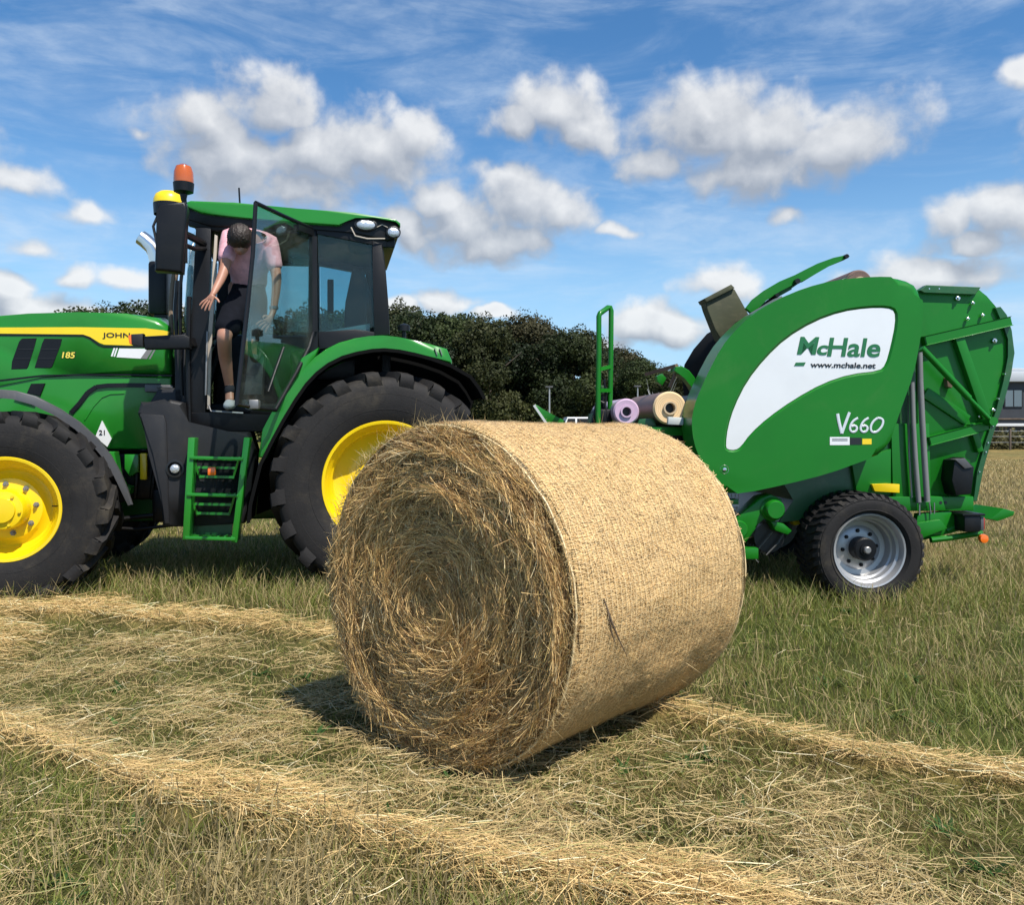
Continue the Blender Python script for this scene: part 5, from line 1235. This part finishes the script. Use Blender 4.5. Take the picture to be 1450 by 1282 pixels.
    # hydraulic hoses in ribbed sleeve
    for (pp, r_) in (([(1302, 499), (1303, 540), (1306, 600), (1309, 650), (1313, 712)], .024), ([(1291, 541), (1293, 600), (1296, 650), (1301, 714)], .021)):
        P_ = [f(a, c, .30) for a, c in pp]; path = []; rad = []
        for u, v in zip(P_, P_[1:]):
            k = max(2, int((v - u).length / .008))
            for i in range(k): path.append(u.lerp(v, i / k)); rad.append(r_ if len(path) % 2 else r_ * .86)
        MB().tube(path, rad, 14).build('ribbed_hose', M['hose'], B, ang=80)
    m = MB(); m.tube([f(1286, 560, .33), f(1287, 640, .33), f(1291, 705, .33)], .008, 6); m.build('release_rod', M['steel'], B)
    # black pump box
    m = MB(); m.prism(f.xz([(1350, 652), (1364, 648), (1378, 662), (1374, 700), (1352, 702), (1346, 680)], TW - .14), TW - .16, TW, .012, 2); pb = m.build('pump_box', M['black'], B)
    m = MB(); m.prism(f.xz([(1352, 651), (1366, 649), (1377, 662), (1366, 664)], TW - .17), TW - .175, TW - .10, .004); m.build('box_lid', M['grey'], pb)
    # chassis beam, lower gear and lights
    m = MB(); a, c = f(1255, 724, .35), f(1377, 703, .35); m.box(a.x, c.x, .33, .48, a.z, c.z, .008)
    m.prism(f.xz([(1300, 728), (1345, 724), (1375, 740), (1360, 752), (1310, 765), (1296, 750)], .34), .34, .40, .006)
    m.prism(f.xz([(1290, 742), (1330, 736), (1340, 748), (1300, 764)], .30), .28, .33, .006)
    m.box(f(1180, 700, .4).x, c.x, .50, 2.0, .66, .80, .01)
    beam = m.build('chassis_beam', M['bgreen'], B)
    m = MB(); 
    for (a_, c_) in ((1332, 712), (1339, 712)): u = f(a_, c_, .33); m.lathe([(.012, .0), (.012, -.003), (0, -.003)], c=(u.x, .33, u.z), n=12)
    m.build('bolt', M['decalblack'], beam)
    m = MB(); m.tube([f(1318, 765, .3), f(1345, 762, .3), f(1390, 755, .3)], .024, 8); m.tube([f(1340, 752, .35), f(1362, 742, .35)], .02, 8); m.build('tail_tube', M['bgreen'], B)
    m = MB(); m.tube([f(1316, 712, .31), f(1318, 728, .31)], .006, 6); m.tube([f(1323, 712, .31), f(1323, 728, .31)], .005, 6); m.tube([f(1302, 714, .31), f(1302, 730, .31)], .006, 6); m.build('spring_hook', M['steel'], B)
    m = MB(); a, c = f(1366, 754, .2), f(1389, 730, .2); m.box(a.x, c.x, .20, .42, a.z, c.z, .012); m.box(a.x - .02, c.x + .03, .19, .43, c.z - .005, c.z + .012, .003); tl = m.build('tail_light_housing', M['black'], B)
    m = MB(); m.box(c.x + .002, c.x + .028, .205, .415, a.z + .01, c.z - .012, .004); m.build('tail_light', M['grey'], tl)
    m = MB(); m.box(c.x + .03, c.x + .042, .215, .405, a.z + .02, c.z - .02, .004); m.build('red_lens', M['red'], tl)
    u = f(1392, 763, .24); m = MB(); m.lathe([(.032, -.02), (.036, 0), (.03, .02), (0, .026)], c=(u.x, .24, u.z), n=20); m.lathe([(0, -.026), (.032, -.02)], c=(u.x, .24, u.z), n=20); m.build('marker_lamp', M['orange'], tl)
    m = MB(); m.prism(f.xz([(1394, 734), (1412, 719), (1428, 723.5), (1426, 729), (1404, 737)], .5), .42, .80, .004); m.build('kick_flap', M['bgreen'], B)
    m = MB(); m.prism(f.xz([(1234, 686), (1256, 685), (1273, 686), (1273, 698), (1238, 696)], .34), .33, .36, .002); m.build('sticker', M['yellow'], B)
    # --- pickup and drive at the front
    u1, u2, u3 = f(1096, 722, .16), f(1046, 750, .16), f(1030, 770, .2)
    m = MB(); m.lathe([(0, -.004), (.062, -.004), (.070, .004), (.076, .02), (.076, .14)], c=(u1.x, .12, u1.z), n=36); m.lathe([(.076, 0), (.092, .012), (.092, .10)], c=(u1.x, .18, u1.z), n=36)
    m.lathe([(0, 0), (.060, 0), (.068, .01), (.068, .10)], c=(u2.x, .14, u2.z), n=32)
    m.prism(f.xz([(1030, 742), (1050, 728), (1076, 704), (1092, 700), (1108, 708), (1110, 724), (1098, 738), (1080, 730), (1072, 748), (1058, 768), (1042, 770)], .2), .20, .34, .02, 2)
    m.prism(f.xz([(1090, 738), (1110, 742), (1122, 752), (1116, 758), (1098, 752)], .24), .24, .36, .01)
    dr = m.build('drive_cover', M['bgreen'], B)
    m = MB(); a, c = f(1048, 792, .2), f(1073, 776, .2); m.box(a.x, c.x, .18, .30, a.z, c.z, .006); m.box(a.x - .3, c.x + .3, .6, 2.0, a.z + .05, c.z + .02, .01); m.box(f(1018, 0, .2).x, f(1046, 0, .2).x, .20, .30, f(0, 720, .2).z, f(0, 712, .2).z, .004); m.build('pickup_frame', M['bgreen'], B)
    for k in range(26):
        yy = .30 + .065 * k
        m = MB(); x0, z0 = f(1085, 768, .3).x, f(1085, 768, .3).z
        m.tube([(x0 + .05, yy, z0 + .08), (x0 - .06, yy, z0 - .05), (x0 + .0, yy, z0 - .10), (x0 + .10, yy, z0 + .0), (x0 + .16, yy, z0 + .10)], .0055, 5); m.build('pickup_band', M['steel'], B)
    m = MB(); x0 = f(1092, 770, .3).x; z0 = f(1092, 762, .3).z; m.lathe([(.12, .34), (.12, 2.0)], c=(x0, 0, z0), n=24, cap=True); m.build('pickup_reel', M['decalblack'], B)
    m = MB()
    for k in range(12): yy = .3 + .14 * k; m.tube([(x0 - .28, yy, z0 + .02), (x0 - .18, yy, z0 - .10), (x0 - .10, yy, z0 - .19)], .004, 5)
    m.tube([(x0 - .28, .25, z0 + .02), (x0 - .28, 1.95, z0 + .02)], .014, 8); m.build('pickup_tines', M['steel'], B)
    m = MB(); m.prism(f.xz([(1120, 736), (1136, 733), (1138, 741), (1124, 744)], .5), .48, .56, .004); m.build('yellow_tag', M['yellow'], B)
    m = MB(); m.bar(f(1020, 716, .2), f(1046, 716, .2), .018, .02); 
    for k in range(5): m.tube([f(1026 + k * 5, 700, .24), f(1024 + k * 5 + (k % 2) * 4, 722, .24), f(1030 + k * 4, 745, .24)], .004, 5)
    m.build('wire_ties', M['steel'], B)
    # --- front: drawbar, platform, roll shelf, ladder hoop
    m = MB(); m.bar((f(985, 640, 1.0).x, 1.15, .95), (-2.95, 1.30, .48), .14, .16, .01); m.bar((f(985, 640, 1.0).x, 1.75, .95), (-2.95, 1.42, .48), .12, .14, .01)
    m.box(f(960, 700, .6).x, f(1015, 700, .6).x, .5, 2.0, .62, .95, .02); m.build('drawbar', M['bgreen'], B)
    m = MB(); m.prism(f.xz([(893, 602), (905, 606), (990, 606), (990, 617), (950, 617), (908, 614), (896, 609)], .42), .42, .46, .004); m.prism(f.xz([(898, 604), (990, 605), (990, 608), (900, 607)], .42), .462, 1.8, .003); m.build('roll_shelf', M['bgreen'], B)
    m = MB(); m.prism(f.xz([(905, 594), (925, 592), (930, 604), (902, 604)], .50), .50, .54, .004); m.box(f(1002, 560, .5).x - .1, f(1002, 560, .5).x + .02, .5, 1.9, 1.0, 1.5, .01); m.build('shelf_bracket', M['dgreen'], B)
    m = MB(); m.bar(f(945, 596, .36), f(967, 597, .36), .06, .05, .006); m.build('roll_stop', M['lgrey'], B)
    m = MB(); ar_ = [(955, 520), (964, 519), (974, 525), (982, 535), (987, 548), (982, 556), (976, 545), (968, 535), (958, 530), (953, 526)]
    m.prism(f.xz(ar_, .6), .56, .70, .006, 1); m.build('net_brake_arm', M['bgreen'], B); m = MB(); m.prism(f.xz([(930, 533), (938, 529), (944, 536), (938, 546), (931, 541)], .9), .9, .98, .006); m.build('net_roller_end', M['bgreen'], B)
    m = MB(); m.bar(f(915, 530, 1.0), f(958, 518, .62), .03, .03); m.bar(f(958, 526, .62), f(948, 548, .66), .02, .03); m.build('net_guide', M['rust'], B)
    m = MB(); m.tube([f(982, 592, .45), f(990, 565, .45), f(1002, 536, .45), f(1012, 514, .45)], .022, 8); m.build('edge_tube', M['hose'], B)
    m = MB(); m.prism(f.xz([(948, 600), (960, 592), (975, 560), (984, 560), (992, 640), (990, 700), (960, 700), (950, 640)], .55), .55, 1.9, .01); m.build('front_wall', M['decalblack'], B)
    m = MB(); hp_ = [f(847, 604, .55), f(847, 560, .55), f(848, 500, .55), f(848, 448, .55), f(849.5, 444, .55), f(861, 435.5, .66), f(864, 435.5, .66), f(865.5, 440, .66), f(865, 500, .66), f(864, 560, .66), f(863, 606, .66)]
    hp_[5:] = [Vector((v.x, .66, v.z)) for v in hp_[5:]]
    m.tube(hp_, .021, 10); m.bar(f(846, 524, .55), f(866, 519, .66), .03, .02); m.bar(f(846, 553, .55), f(866, 553, .66), .03, .02); hoop = m.build('ladder_hoop', M['bgreen'], B)
    m = MB(); m.box(f(845, 580, .6).x, f(866, 580, .6).x, .60, .95, f(0, 606, .6).z, f(0, 578, .6).z, .02); m.tube([f(848, 545, .62), f(856, 538, .64), f(858, 560, .64), f(856, 585, .62)], .012, 7); m.tube([f(842, 600, .65), f(846, 570, .65), f(853, 560, .65), f(851, 600, .65)], .014, 7); m.tube([f(862, 600, .6), f(856, 570, .62), f(846, 565, .62), f(838, 604, .62)], .012, 7); m.build('hose_bundle', M['black'], B)
    m = MB(); m.prism(f.xz([(842, 548), (858, 545), (860, 556), (846, 560)], .7), .68, .78, .01); m.prism(f.xz([(836, 586), (848, 584), (850, 606), (832, 606)], .8), .7, .9, .01); m.build('valve_block', M['dgreen'], B)
    m = MB(); m.prism(f.xz([(755.5, 574), (759, 573), (770, 580), (784, 588), (800, 596), (806, 612), (790, 610), (772, 598), (760, 586)], 1.1), 1.1, 1.13, .004); m.build('hose_guard', M['bgreen'], B)
    m = MB(); m.bar(f(756, 574, 1.1), f(775, 602, 1.1), .02, .03); m.build('guard_stay', M['lgrey'], B)
    m = MB(); m.box(f(870, 620, .6).x, f(965, 620, .6).x, .6, 1.9, f(0, 660, .6).z, f(0, 619, .6).z, .02); m.build('platform', M['dgreen'], B)
    m = MB(); pp = [(-2.9 + .0, 1.3, 1.0)]
    for k in range(4): m.tube([(-3.4, 1.2 + .05 * k, 1.15), (-2.9, 1.15 + .06 * k, .80 + .03 * k), (-2.3, 1.0 + .06 * k, .95), (f(850, 0, .7).x, .7 + .05 * k, 1.25)], .014, 7)
    m.build('hydraulic_hose', M['black'], B)
    return B
baler()
def roll(name, px, py, r, w0, L, hole, end, wrap, label, cat='net roll', grp=None):
    v = BF(px, py, w0); m = Matrix.Rotation(BF.th, 4, 'Z') @ Vector((v.x, v.y, 0)); loc = (BF.O[0] + m.x, BF.O[1] + m.y, v.z)
    b_ = MB(); b_.lathe([(hole + .012, 0), (r - .012, -.004), (r, .01), (r, L - .01), (r - .012, L), (hole, L)], n=48)
    o = b_.build(name, end, None); o.location = loc; o.rotation_euler = (0, 0, BF.th); tag(o, label, cat, grp)
    b_ = MB(); b_.lathe([(r + .002, .03), (r + .002, L - .02)], n=48); b_.build('wrapper', wrap, o)
    b_ = MB(); b_.lathe([(hole + .012, .002), (hole + .012, -.02), (hole, -.02), (hole, L * .9)], n=28); b_.build('core_tube', M['card'] if end != M['purple'] else M['purple'], o)
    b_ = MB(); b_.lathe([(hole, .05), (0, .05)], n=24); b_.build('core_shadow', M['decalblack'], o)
roll('net_roll', 887, 583, .103, .48, 1.2, .036, M['purple'], M['purple'], 'lilac film roll, the left roll on the front of the baler')
roll('net_roll', 948.5, 578, .130, .42, 1.22, .040, M['rollend'], M['cardbrown'], 'orange-ended net roll in brown wrapper beside the green cover')
roll('net_roll', 1217, 401, .112, .75, 1.1, .04, M['cardbrown'], M['cardbrown'], 'dull brown roll lying on top of the baler, only its crest showing')
# ------------------------------------------------------------------ tree belt, vehicles, building beyond the field
def tree_proto(seed, H, Wc, n=30000):
    g_ = np.random.default_rng(seed); lobes = []
    for k in range(17):
        t = g_.random(); a = g_.random() * 2 * PI; zz = H * (.14 + .74 * t); prof = math.sin(PI * min(1, (t * .86 + .14)) ** .8) ** .6
        rr = Wc * .5 * prof * (.45 + .5 * g_.random()); lobes.append((rr * math.cos(a), rr * math.sin(a), zz, Wc * (.13 + .17 * g_.random())))
    lobes.append((0, 0, H * .86, Wc * .22)); lobes = np.array(lobes)
    vol = lobes[:, 3] ** 2; pick = g_.choice(len(lobes), n, p=vol / vol.sum()); Lb = lobes[pick]
    d = unit(g_.normal(0, 1, (n, 3))); rad = Lb[:, 3] * (.55 + .5 * g_.random(n) ** .5) * (1 + .25 * np.sin(d[:, 0] * 7 + pick) * np.cos(d[:, 2] * 6))
    P = Lb[:, :3] + d * rad[:, None] * np.array([1, 1, .82]); P[:, 2] = np.maximum(P[:, 2], .3)
    s = (.075 + .10 * g_.random(n)); nrm = unit(d + g_.normal(0, .6, (n, 3))); t1 = unit(np.cross(nrm, g_.normal(0, 1, (n, 3)))); t2 = np.cross(nrm, t1)
    V = np.stack([P - t1 * s[:, None], P + t2 * s[:, None] * .8, P + t1 * s[:, None], P - t2 * s[:, None] * .8], 1).reshape(-1, 3)
    Q = np.arange(n * 4).reshape(n, 4)
    return V, Q, pick, g_
def make_tree(seed, H, Wc, c1, c2):
    V, Q, pick, g_ = tree_proto(seed, H, Wc); n = len(Q)
    lobe_t = g_.random(64)[pick][:, None]; c = np.array(c1) + (np.array(c2) - np.array(c1)) * np.clip(lobe_t * .75 + .25 * g_.random((n, 1)), 0, 1); c = c * (.5 + .4 * g_.random((n, 1)))
    crown = fast_mesh('crown', V, Q, np.repeat(c, 4, 0), smooth=False)
    m = MB(); m.tube([(0, 0, -.2), (.05, 0, H * .12), (-.05, .05, H * .3), (.1, 0, H * .55), (0, 0, H * .8)], [.34, .27, .22, .14, .05], 9)
    for k in range(6):
        a = 2 * PI * k / 6 + g_.random(); z0 = H * (.2 + .07 * k); m.tube([(0, 0, z0), (math.cos(a) * Wc * .16, math.sin(a) * Wc * .16, z0 + H * .08), (math.cos(a) * Wc * .34, math.sin(a) * Wc * .34, z0 + H * .2)], [.12, .08, .03], 6)
    return crown, m
PAL = [((.018, .030, .010), (.066, .082, .024)), ((.026, .036, .012), (.098, .102, .034)), ((.013, .024, .009), (.048, .068, .022)), ((.030, .034, .014), (.098, .086, .036)), ((.020, .034, .012), (.076, .100, .028))]
protos = []
for i, (c1, c2) in enumerate(PAL):
    H = 12.0; crown, m = make_tree(50 + i, H, 9.5, c1, c2)
    tr = m.build('trunk', M['bark'], None); tm = tr.data; bpy.data.objects.remove(tr); crown.materials.append(M['leaf']); protos.append((crown, tm))
tops = ([-40, 60, 108, 128, 150, 190, 230, 300, 360, 430, 500, 560, 600, 640, 680, 720, 760, 800, 840, 870, 905, 935, 960, 1010],
        [460, 440, 424, 430, 422, 420, 424, 426, 432, 430, 432, 425, 430, 433, 438, 444, 448, 456, 470, 482, 498, 508, 516, 530])
DESC = ['dark oak', 'olive-green ash', 'deep green sycamore', 'browning hawthorn-like tree', 'bright green lime tree']
DESC = ['dark green', 'olive green', 'deep green', 'browning olive', 'fresher green']
k = 0; xs = list(range(112, 300, 40)) + list(range(300, 560, 46)) + list(range(558, 1000, 27))
placed = []
for px in xs:
    py = float(np.interp(px, *tops)) + rng.normal(0, 3) + (7 if k % 3 == 1 else 0); Y = 84 + rng.normal(0, 4) + (7 if k % 2 else -5)
    H = (HZ - py) * Y / F + CH; placed.append((px, Y, H, k % 5)); k += 1
ZONE = ['above the hood left of the cab', 'seen through the tractor cab', 'behind the rear wheel of the tractor', 'beyond the top of the bale', 'behind the baler hoop and net rolls']
zone_of = lambda px: 0 if px < 235 else 1 if px < 548 else 2 if px < 700 else 3 if px < 835 else 4
ORD = ['leftmost', 'second from left', 'third from left', 'fourth from left', 'fifth from left', 'sixth from left', 'seventh from left', 'eighth from left', 'ninth from left']
seen = [0] * 5
for i, (px, Y, H, kd) in enumerate(placed):
    X = (px - CX) / F * Y; cm, tm = protos[kd]; s_ = H / 12.7
    zi = zone_of(px); od = ORD[seen[zi]]; seen[zi] += 1
    t = empty('tree', (X, Y, -.1), rng.random() * 6.28, group='trees of the belt across the field', cat='tree', label=f'{DESC[kd]} tree, {od} of those {ZONE[zi]}')
    t.scale = (max(.62, s_), max(.62, s_), s_)
    obj('crown', cm, None, t); obj('trunk', tm, None, t)
def hedge():
    n = 42000; X = rng.uniform(-62, 26, n); Y = rng.uniform(76, 82, n); hh = 2.6 + 1.4 * fbm(X * .25, Y * .1, 3, 7); Z = hh * rng.random(n) ** .7; s = .12 + .1 * rng.random(n)
    nr = unit(rng.normal(0, 1, (n, 3))); t1 = unit(np.cross(nr, rng.normal(0, 1, (n, 3)))); t2 = np.cross(nr, t1); P = np.stack([X, Y, Z], 1)
    V = np.stack([P - t1 * s[:, None], P + t2 * s[:, None], P + t1 * s[:, None], P - t2 * s[:, None]], 1).reshape(-1, 3)
    c = np.array([.022, .034, .011]) + np.array([.08, .08, .028]) * rng.random((n, 1))
    tag(obj('undergrowth', fast_mesh('undergrowth', V, np.arange(n * 4).reshape(n, 4), np.repeat(c, 4, 0), False), M['leaf']), 'dark undergrowth and brambles along the foot of the trees', 'undergrowth', kind='stuff')
hedge()
# pale van parked in front of the trees
def van(px, Y, L, label, Hh=1.9):
    X = (px - CX) / F * Y; v = empty('van', (X, Y, 0), R(4), label=label, cat='van')
    m = MB(); m.prism([(0, .35), (L, .35), (L, 1.2), (L - .15, Hh), (1.1, Hh), (.75, 1.2), (.08, 1.05), (0, .7)], 0, 1.8, .06, 2, both=True); bd = m.build('body', M['white'], v)
    m = MB(); m.prism([(.86, 1.22), (1.18, Hh - .12), (1.75, Hh - .12), (1.75, 1.22)], -.012, .01); m.prism([(1.9, 1.22), (1.9, Hh - .12), (2.9, Hh - .12), (2.9, 1.22)], -.012, .01); m.build('side_window', M['decalblack'], bd)
    for x in (.8, L - .8):
        m = MB(); m.lathe([(.2, -.02), (.33, -.02), (.34, .02), (.34, .2)], c=(x, 0, .33), n=24); w = m.build('wheel', M['rubber'], v); m = MB(); m.lathe([(0, -.03), (.2, -.02)], c=(x, 0, .33), n=20); m.build('rim', M['steel'], w)
van(783, 66, 3.4, 'white van parked by the trees, just above the bale', 2.15)
van(826, 70, 3.2, 'cream van parked by the trees left of the baler hoop', 2.0)
def lamp(px, ptop, Y, label):
    X = (px - CX) / F * Y; h = CH + (HZ - ptop) * Y / F; o = empty('lamp_post', (X, Y, 0), 0, label=label, cat='lamp post')
    m = MB(); m.tube([(0, 0, 0), (0, 0, h * .5), (0, 0, h)], [.08, .065, .05], 8); m.build('pole', M['galv'], o)
    m = MB(); m.box(-.3, .25, -.12, .12, h - .02, h + .10, .02); m.build('lamp_head', M['grey'], o)
lamp(778, 549, 62, 'grey lamp post against the trees above the bale'); lamp(903, 548, 68, 'thin grey post against the trees above the net rolls')
# grey bare branches by the belt
def bare(px, Y, H):
    X = (px - CX) / F * Y; o = empty('bare_tree', (X, Y, 0), 0, label='leafless grey tree standing before the belt behind the net rolls', cat='tree'); g_ = random.Random(4)
    m = MB(); m.tube([(0, 0, 0), (.05, 0, H * .4), (0, .05, H * .6)], [.12, .09, .06], 7); m.build('trunk', M['bark'], o)
    m = MB()
    for k in range(22):
        a = g_.random() * 6.28; z0 = H * (.3 + .35 * g_.random()); l_ = H * (.2 + .25 * g_.random()); p0 = Vector((0, 0, z0)); p1 = p0 + Vector((math.cos(a) * l_ * .5, math.sin(a) * l_ * .5, l_ * .5)); p2 = p1 + Vector((math.cos(a) * l_ * .2, math.sin(a) * l_ * .3, l_ * .5))
        m.tube([p0, p1, p2], [.04, .025, .01], 5)
    m.build('branch', M['galv'], o)
bare(931, 66, 5.2)
# dark clad building at the right edge
def building():
    Y = 62; x0 = (1404 - CX) / F * Y; b_ = empty('building', (x0, Y, 0), R(-3), label='dark clad two-storey building with pale roof edge behind the baler', cat='building')
    s = Y / F; z = lambda py: CH + (HZ - py) * s
    m = MB(); m.box(-.5, 15, 0, 12, -.2, z(541), 0); wl = m.build('wall', M['brick'], b_)
    m = MB(); m.box(-.8, 15.3, -.4, 12.3, z(541), z(527), .03); m.box(-.6, 15.1, -.2, 12, z(527) , z(522), .02); m.build('roof', M['paleroof'], b_)
    m = MB(); m.box(-.6, 15.1, -.28, -.003, z(604), z(600), .01); m.build('white_band', M['white'], b_)
    m = MB(); m.box(-.6, 15.1, -.12, -.003, z(594.5), z(592.5), .01); m.build('red_rail', M['rust'], b_)
    for k in range(5):
        xx = .95 + 2.9 * k
        for (p0, p1, ww) in ((576, 553, 1.15), (622, 609, .8)):
            m = MB(); m.box(xx - .08, xx + ww + .08, -.07, -.003, z(p0) - .06, z(p1) + .06); fr = m.build('window', M['decalblack'], wl)
            m = MB(); m.box(xx, xx + ww * .46, -.085, -.072, z(p0), z(p1)); m.box(xx + ww * .54, xx + ww, -.085, -.072, z(p0), z(p1)); m.build('pane', M['winglass'], fr)
building()
def rail_fence():
    Y = 50; x0 = (1380 - CX) / F * Y; o = empty('post_fence', (x0, Y, 0), 0, label='low dark post and wire fence before the building', cat='fence')
    for k in range(8):
        m = MB(); m.box(k * 2.1 - .05, k * 2.1 + .05, -.05, .05, -.1, 1.25, .01); m.build('post', M['wood'], o)
    m = MB()
    for zz in (.45, .8, 1.12): m.tube([(-.5, 0, zz), (7, .02, zz - .02), (15, 0, zz)], .012, 5)
    m.build('wire', M['galv'], o)
    n = 9000; X = rng.uniform(-3, 16, n); Yy = rng.uniform(.6, 4.5, n); Z = 1.1 * rng.random(n) * (.5 + fbm(X * .7, Yy * .7, 2, 3)); s = .07 + .06 * rng.random(n)
    nr = unit(rng.normal(0, 1, (n, 3))); t1 = unit(np.cross(nr, rng.normal(0, 1, (n, 3)))); t2 = np.cross(nr, t1); P = np.stack([X + x0, Yy + Y, Z], 1)
    V = np.stack([P - t1 * s[:, None], P + t2 * s[:, None], P + t1 * s[:, None], P - t2 * s[:, None]], 1).reshape(-1, 3)
    c = np.array([.07, .07, .03]) + np.array([.10, .08, .035]) * rng.random((n, 1))
    tag(obj('rough_verge', fast_mesh('rough_verge', V, np.arange(n * 4).reshape(n, 4), np.repeat(c, 4, 0), False), M['leaf']), 'rough olive weeds growing along the fence', 'weeds', kind='stuff')
rail_fence()
